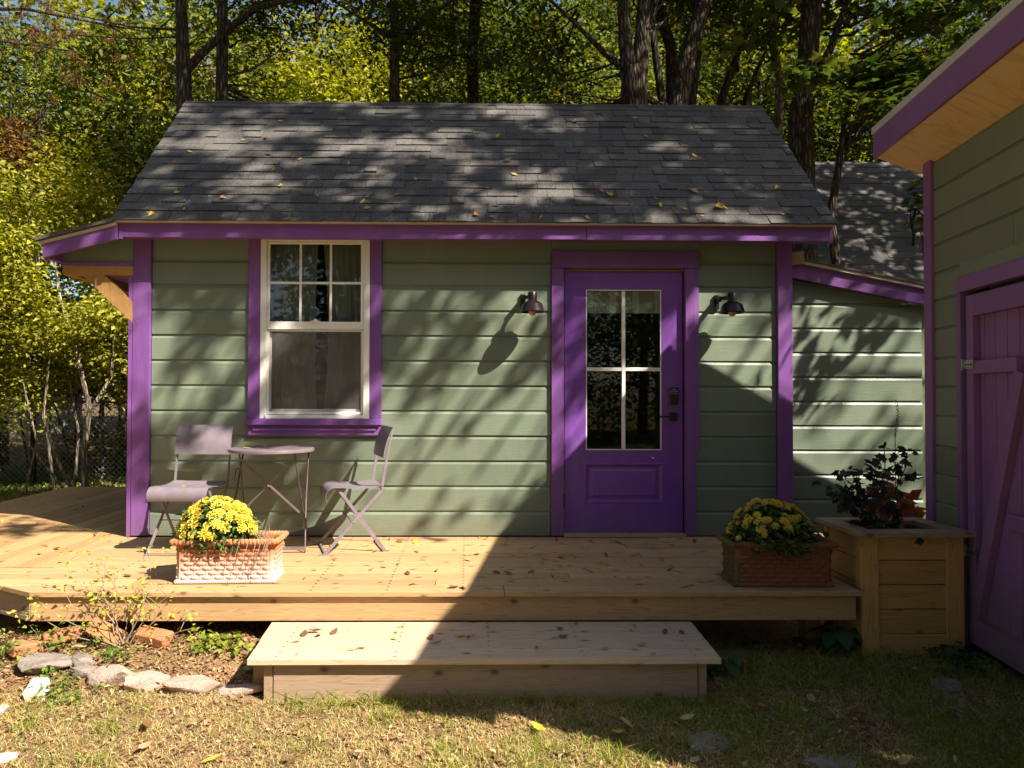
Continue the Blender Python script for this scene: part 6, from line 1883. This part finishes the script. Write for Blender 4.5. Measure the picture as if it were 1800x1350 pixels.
def d_dry(x, y):
    if under(x, y): return 0
    bed = x < -1.15 and y > -1.98
    g = 0.50 - 0.45 * nz(x, y, 1.7, 2) + 0.3 * nz(x, y, 4, 17)
    g -= 0.12 * max(-1, min(1, x - 0.2))
    g = max(0, min(1, (g - 0.12) * 1.5)) * (0.8 + 1.0 * nz(x, y, 11, 13))
    if bed: g *= 0.10
    return max(0.03, g)
blades(56000, (-3.4, 3.2), (-3.0, -1.3), d_green, 0.016, 0.046, 'grass_green', 'green_grass', 'short green grass in patches of the lawn', 1, 0.0016)
blades(50000, (-3.4, 3.2), (-3.0, -1.3), d_dry, 0.010, 0.034, 'grass_dry', 'dry_grass', 'dry straw-colored grass over the sunlit lawn', 2, 0.0016)
def d_edge(x, y):
    e = 0
    if -2.16 < y < -2.06 and -1.2 < x < 0.95: e = 0.5 + 0.5 * nz(x, y, 4, 3)
    if -1.66 < y < -1.58 and x > 1.0: e = 0.4
    if x > 1.0 and -2.0 < y < -1.3 and not (x > 2.66): e = max(e, 0.30)
    if y > -1.55: e *= 0.5
    return e
blades(5200, (-1.3, 2.6), (-2.2, -1.3), d_edge, 0.035, 0.095, 'grass_green', 'long_grass', 'longer grass along the foot of step and deck', 3, 0.0018)
def tufts(seed, n):
    rg = np.random.default_rng(seed); return [(rg.uniform(-2.9, 2.2), rg.uniform(-2.9, -2.1)) for _ in range(n)]
TF = tufts(5, 34)
def d_tuft(x, y):
    if under(x, y): return 0
    return max(math.exp(-((x - a) ** 2 + (y - b) ** 2) / 0.0035) for a, b in TF)
blades(5200, (-3.0, 2.4), (-2.95, -1.9), d_tuft, 0.04, 0.085, 'grass_green', 'grass_tufts', 'taller tufts of grass across the lawn', 6, 0.0018)
# far ground cover behind
blades(9000, (-8, -2.9), (0.5, 6.0), lambda x, y: 0 if (x > -4.88 and y < 3.0) else 0.5, 0.03, 0.10, 'lf_weed', 'ground_cover', 'weedy ground cover under the shrubs', 8, 0.008)
# leaf litter flakes
rg = np.random.default_rng(44)
def flakes(n, xr, yr, dens, ln, name, label, mk='litter'):
    X = rg.uniform(*xr, n * 3); Y = rg.uniform(*yr, n * 3)
    k = np.array([rg.uniform() < dens(x, y) for x, y in zip(X, Y)]); X, Y = X[k][:n], Y[k][:n]
    Z = np.array([gz(x, y) for x, y in zip(X, Y)]) + rg.uniform(0.002, 0.012, len(X))
    P = np.stack([X, Y, Z], 1); m_ = len(X)
    V, F = leaf_quads(P, ln * rg.uniform(0.5, 1.4, m_), ln * rg.uniform(0.25, 0.7, m_), unit(np.array([0, 0, 1.0]) + rg.normal(size=(m_, 3)) * 0.35), unit(rg.normal(size=(m_, 3)) * np.array([1, 1, 0.2])), 0.25)
    link(name, fastmesh(name, V, F, M[mk]), label=label, cat='leaf litter', kind='stuff')
flakes(15000, (-3.2, 2.7), (-2.95, -1.2), lambda x, y: 0 if under(x, y) and not y > -1.6 else (0.9 if (x < -1.15 and y > -1.98) else 0.35 + 0.5 * nz(x, y, 3, 9)), 0.028, 'leaf_litter', 'crumbled brown leaf litter over the bed and lawn')
flakes(4200, (-8, -2.8), (1.0, 5.5), lambda x, y: 0 if (x > -4.88 and y < 3.0) else 0.8, 0.07, 'leaf_litter_far', 'brown leaf litter under the shrubs')

# ================================================================== FALLEN LEAVES
def leaf_mesh(kind, seed):
    rg_ = random.Random(seed); mb = MB()
    if kind == 'oval': out_ = [(0, 0), (0.18, 0.22), (0.25, 0.48), (0.16, 0.78), (0, 1), (-0.16, 0.78), (-0.25, 0.48), (-0.18, 0.22)]
    elif kind == 'narrow': out_ = [(0, 0), (0.10, 0.2), (0.14, 0.5), (0.09, 0.8), (0, 1), (-0.09, 0.8), (-0.14, 0.5), (-0.10, 0.2)]
    else: out_ = MAPLE
    cv = rg_.uniform(0.25, 0.8); tw = rg_.uniform(-0.6, 0.6)
    def b(x, y): return (x, y - 0.5, cv * x * x * 1.6 + 0.30 * (y - 0.5) ** 2 * rg_.choice([1, 1, 0.6]) + tw * x * (y - 0.5) + 0.012)
    P = [b(x, y) for x, y in out_]; mid = [b(0, t_) for t_ in (0.3, 0.65)]
    n_ = len(P); P.append(b(0, 0.5 if kind != 'maple' else 0.42))
    F = [(i_, (i_ + 1) % n_, n_) for i_ in range(n_)]
    mb.add(P, F)
    mb.tube([(0, -0.5, 0.012 + 0.3 * 0.25), (0.03, -0.66, 0.02), (0.08, -0.82, 0.03)], 0.008, 3)
    return mb.mesh('fallen_leaf')
LM = {}
for mk in ('fl_yellow', 'fl_brown', 'fl_tan', 'fl_orange'):
    LM[mk] = []
    for k, kd in enumerate(('oval', 'narrow', 'oval', 'maple', 'narrow')):
        me = leaf_mesh(kd, k + hash(mk) % 1 + len(mk)); me.materials.append(M[mk]); LM[mk].append(me)
COLN = {'fl_yellow': 'yellow', 'fl_brown': 'brown', 'fl_tan': 'tan', 'fl_orange': 'orange'}
SEEN_L = {}
def drop(mk, loc, size, rot, where, kind=None, label=None):
    me_i = kind if kind is not None else rl.randrange(5)
    me = LM[mk][me_i]
    o = bpy.data.objects.new('fallen_leaf', me); o.location = loc; o.rotation_euler = rot; o.scale = (size,) * 3
    col.objects.link(o)
    if not label:
        x_, y_ = loc[0], loc[1]
        sz = 'large' if size > 0.068 else ('small' if size < 0.050 else 'middling')
        shp = ('oval', 'narrow', 'rounded', 'lobed', 'slim')[me_i]
        if 'roof' in where:
            a_ = 'left end' if x_ < -2 else 'part above the window' if x_ < -0.9 else 'part between window and door' if x_ < 0.4 else 'part above the door' if x_ < 1.5 else 'right end'
            b_ = 'by the eave' if loc[2] < 2.62 else 'halfway up' if loc[2] < 3.15 else 'near the ridge'
            pl_ = '%s on the roof %s' % (b_, a_)
        elif 'deck' in where:
            a_ = 'left wing' if x_ < -2.8 else 'before the forward-facing chair' if x_ < -1.95 else 'by the round table' if x_ < -1.3 else 'by the sideways chair' if x_ < -0.6 else 'below the left lamp' if x_ < 0.4 else 'before the door' if x_ < 1.4 else 'by the shaded planter'
            b_ = 'at the wall' if y_ > -0.4 else 'in midway' if y_ > -1.05 else 'near the front edge'
            pl_ = 'on the deck %s, %s' % (a_, b_)
        elif 'step' in where:
            pl_ = 'on the pale step, ' + ('left end' if x_ < -0.7 else 'left of the middle' if x_ < -0.1 else 'right of the middle' if x_ < 0.45 else 'right end')
        else:
            pl_ = 'on the lawn ' + ('at far left' if x_ < -1.6 else 'left of the step' if x_ < -0.9 else 'before the left of the step' if x_ < 0 else 'before the right of the step' if x_ < 0.9 else 'right of the step' if x_ < 1.8 else 'by the shed door') + (', close to the camera' if y_ < -2.4 else '')
        label = ' '.join(('%s %s %s leaf %s' % (sz, COLN[mk], shp, pl_)).split()[:16])
        if label in SEEN_L:
            label = ' '.join((label.replace(' leaf ', ' leaf, farther right, ' if x_ > SEEN_L[label] else ' leaf, farther left, ', 1)).split()[:16])
        SEEN_L.setdefault(label, x_)
    tag(o, label, 'leaf', 'fallen leaves')
rl = random.Random(99)
# on the roof
roof_ang = math.atan2(sl.z, sl.y)
for k in range(58):
    u = SL * (rl.random() ** 1.6) * 0.97 + 0.02; x_ = rl.uniform(-2.75, 2.4)
    p_ = Vector((x_, ey + sl.y * u + nr.y * 0.016, ez + sl.z * u + nr.z * 0.016))
    mk = rl.choice(['fl_yellow', 'fl_yellow', 'fl_yellow', 'fl_tan', 'fl_orange', 'fl_brown'])
    e = (Matrix.Rotation(roof_ang, 4, 'X') @ Matrix.Rotation(rl.uniform(0, 6.28), 4, 'Z') @ Matrix.Rotation(rl.uniform(-.3, .3), 4, 'X')).to_euler()
    drop(mk, p_, rl.uniform(0.034, 0.070), e, 'on the dark shingle roof', rl.choice([0, 0, 1, 2, 2, 3]))
# on the deck
n_ = 0
while n_ < 158:
    x_ = rl.uniform(-4.3, 1.9); y_ = rl.uniform(-1.5, 1.5 if x_ < -2.95 else -0.02)
    if x_ < -2.5 and y_ < clipy(x_) + 0.08: continue
    if x_ > -2.85 and y_ > -0.02: continue
    if -1.95 < x_ < -1.33 and -1.42 < y_ < -1.1: continue
    if 1.22 < x_ < 1.84 and -1.5 < y_ < -1.2: continue
    if rl.random() > (0.30 + 0.35 * (x_ > -1.2) + 0.35 * (x_ > 0.0)): continue
    mk = rl.choice(['fl_yellow', 'fl_yellow', 'fl_tan', 'fl_brown', 'fl_brown', 'fl_orange'])
    drop(mk, (x_, y_, 0.006), rl.uniform(0.036, 0.080), (rl.uniform(-.45, .45), rl.uniform(-.45, .45), rl.uniform(0, 6.28)), 'on the deck boards', rl.choice([0, 1, 1, 2, 4]))
    n_ += 1
# on the step
for k in range(26):
    x_ = rl.uniform(-1.2, 0.9); y_ = rl.uniform(-2.06, -1.56)
    drop(rl.choice(['fl_yellow', 'fl_brown', 'fl_brown', 'fl_tan']), (x_, y_, -0.158), rl.uniform(0.032, 0.07), (rl.uniform(-.2, .2), rl.uniform(-.2, .2), rl.uniform(0, 6.28)), 'on the pale step', rl.choice([0, 1, 1, 2]))
for x_, y_, lb in ((-1.06, -1.72, 'middle leaf of the small brown heap at the left end of the step'), (-1.02, -1.78, 'nearest leaf of the small brown heap at the left end of the step'), (-1.10, -1.76, 'leftmost leaf of the small brown heap on the step'), (-0.95, -1.73, 'rightmost leaf of the small brown heap on the step'), (-1.05, -1.68, 'farthest leaf of the small brown heap on the step')):
    drop('fl_brown', (x_, y_, -0.158), 0.065, (0.3, 0.2, x_ * 40), 'on the pale step', 0, lb)
# on the lawn
n_ = 0
while n_ < 45:
    x_ = rl.uniform(-2.8, 2.6); y_ = rl.uniform(-2.85, -1.6)
    if under(x_, y_): continue
    mk = rl.choice(['fl_yellow', 'fl_orange', 'fl_tan', 'fl_brown', 'fl_tan']) if x_ > 0.3 else rl.choice(['fl_tan', 'fl_brown', 'fl_brown', 'fl_yellow'])
    drop(mk, (x_, y_, gz(x_, y_) + 0.030), rl.uniform(0.036, 0.085), (rl.uniform(-.4, .4), rl.uniform(-.4, .4), rl.uniform(0, 6.28)), 'on the lawn', None)
    n_ += 1
# on table, chair seat and sill
drop('fl_yellow', (-1.80, -0.45, 0.703), 0.075, (0.1, 0, 1.2), 'x', 0, 'yellow leaf lying on the round table, nearest its left rim')
drop('fl_yellow', (-1.72, -0.47, 0.703), 0.07, (0, 0.1, 2.2), 'x', 2, 'yellow leaf lying near the front of the round table')
drop('fl_orange', (-1.73, -0.25, 0.703), 0.06, (0.3, 0.1, 0.4), 'x', 0, 'orange leaf at the back of the round table')
drop('fl_orange', (-2.22, -0.50, 0.440), 0.06, (0.2, 0, 0.3), 'x', 0, 'orange leaf on the seat of the forward-facing chair, left one')
drop('fl_orange', (-2.13, -0.49, 0.440), 0.055, (0.2, 0, 1.6), 'x', 2, 'orange leaf on the seat of the forward-facing chair, right one')
drop('fl_tan', (-1.26, -0.050, 0.899), 0.05, (0.1, 0, 1.5), 'x', 1, 'tan leaf resting on the purple window sill')
drop('fl_yellow', (2.56, 0.08, 2.125), 0.09, (0.2, 0.2, 1.9), 'x', 1, 'bright yellow leaf on top of the lean-to roof edge')
drop('fl_tan', (2.04, -1.40, 0.325), 0.06, (0.0, 0.1, 1.9), 'x', 1, 'dry leaf on the cap of the timber planter box')
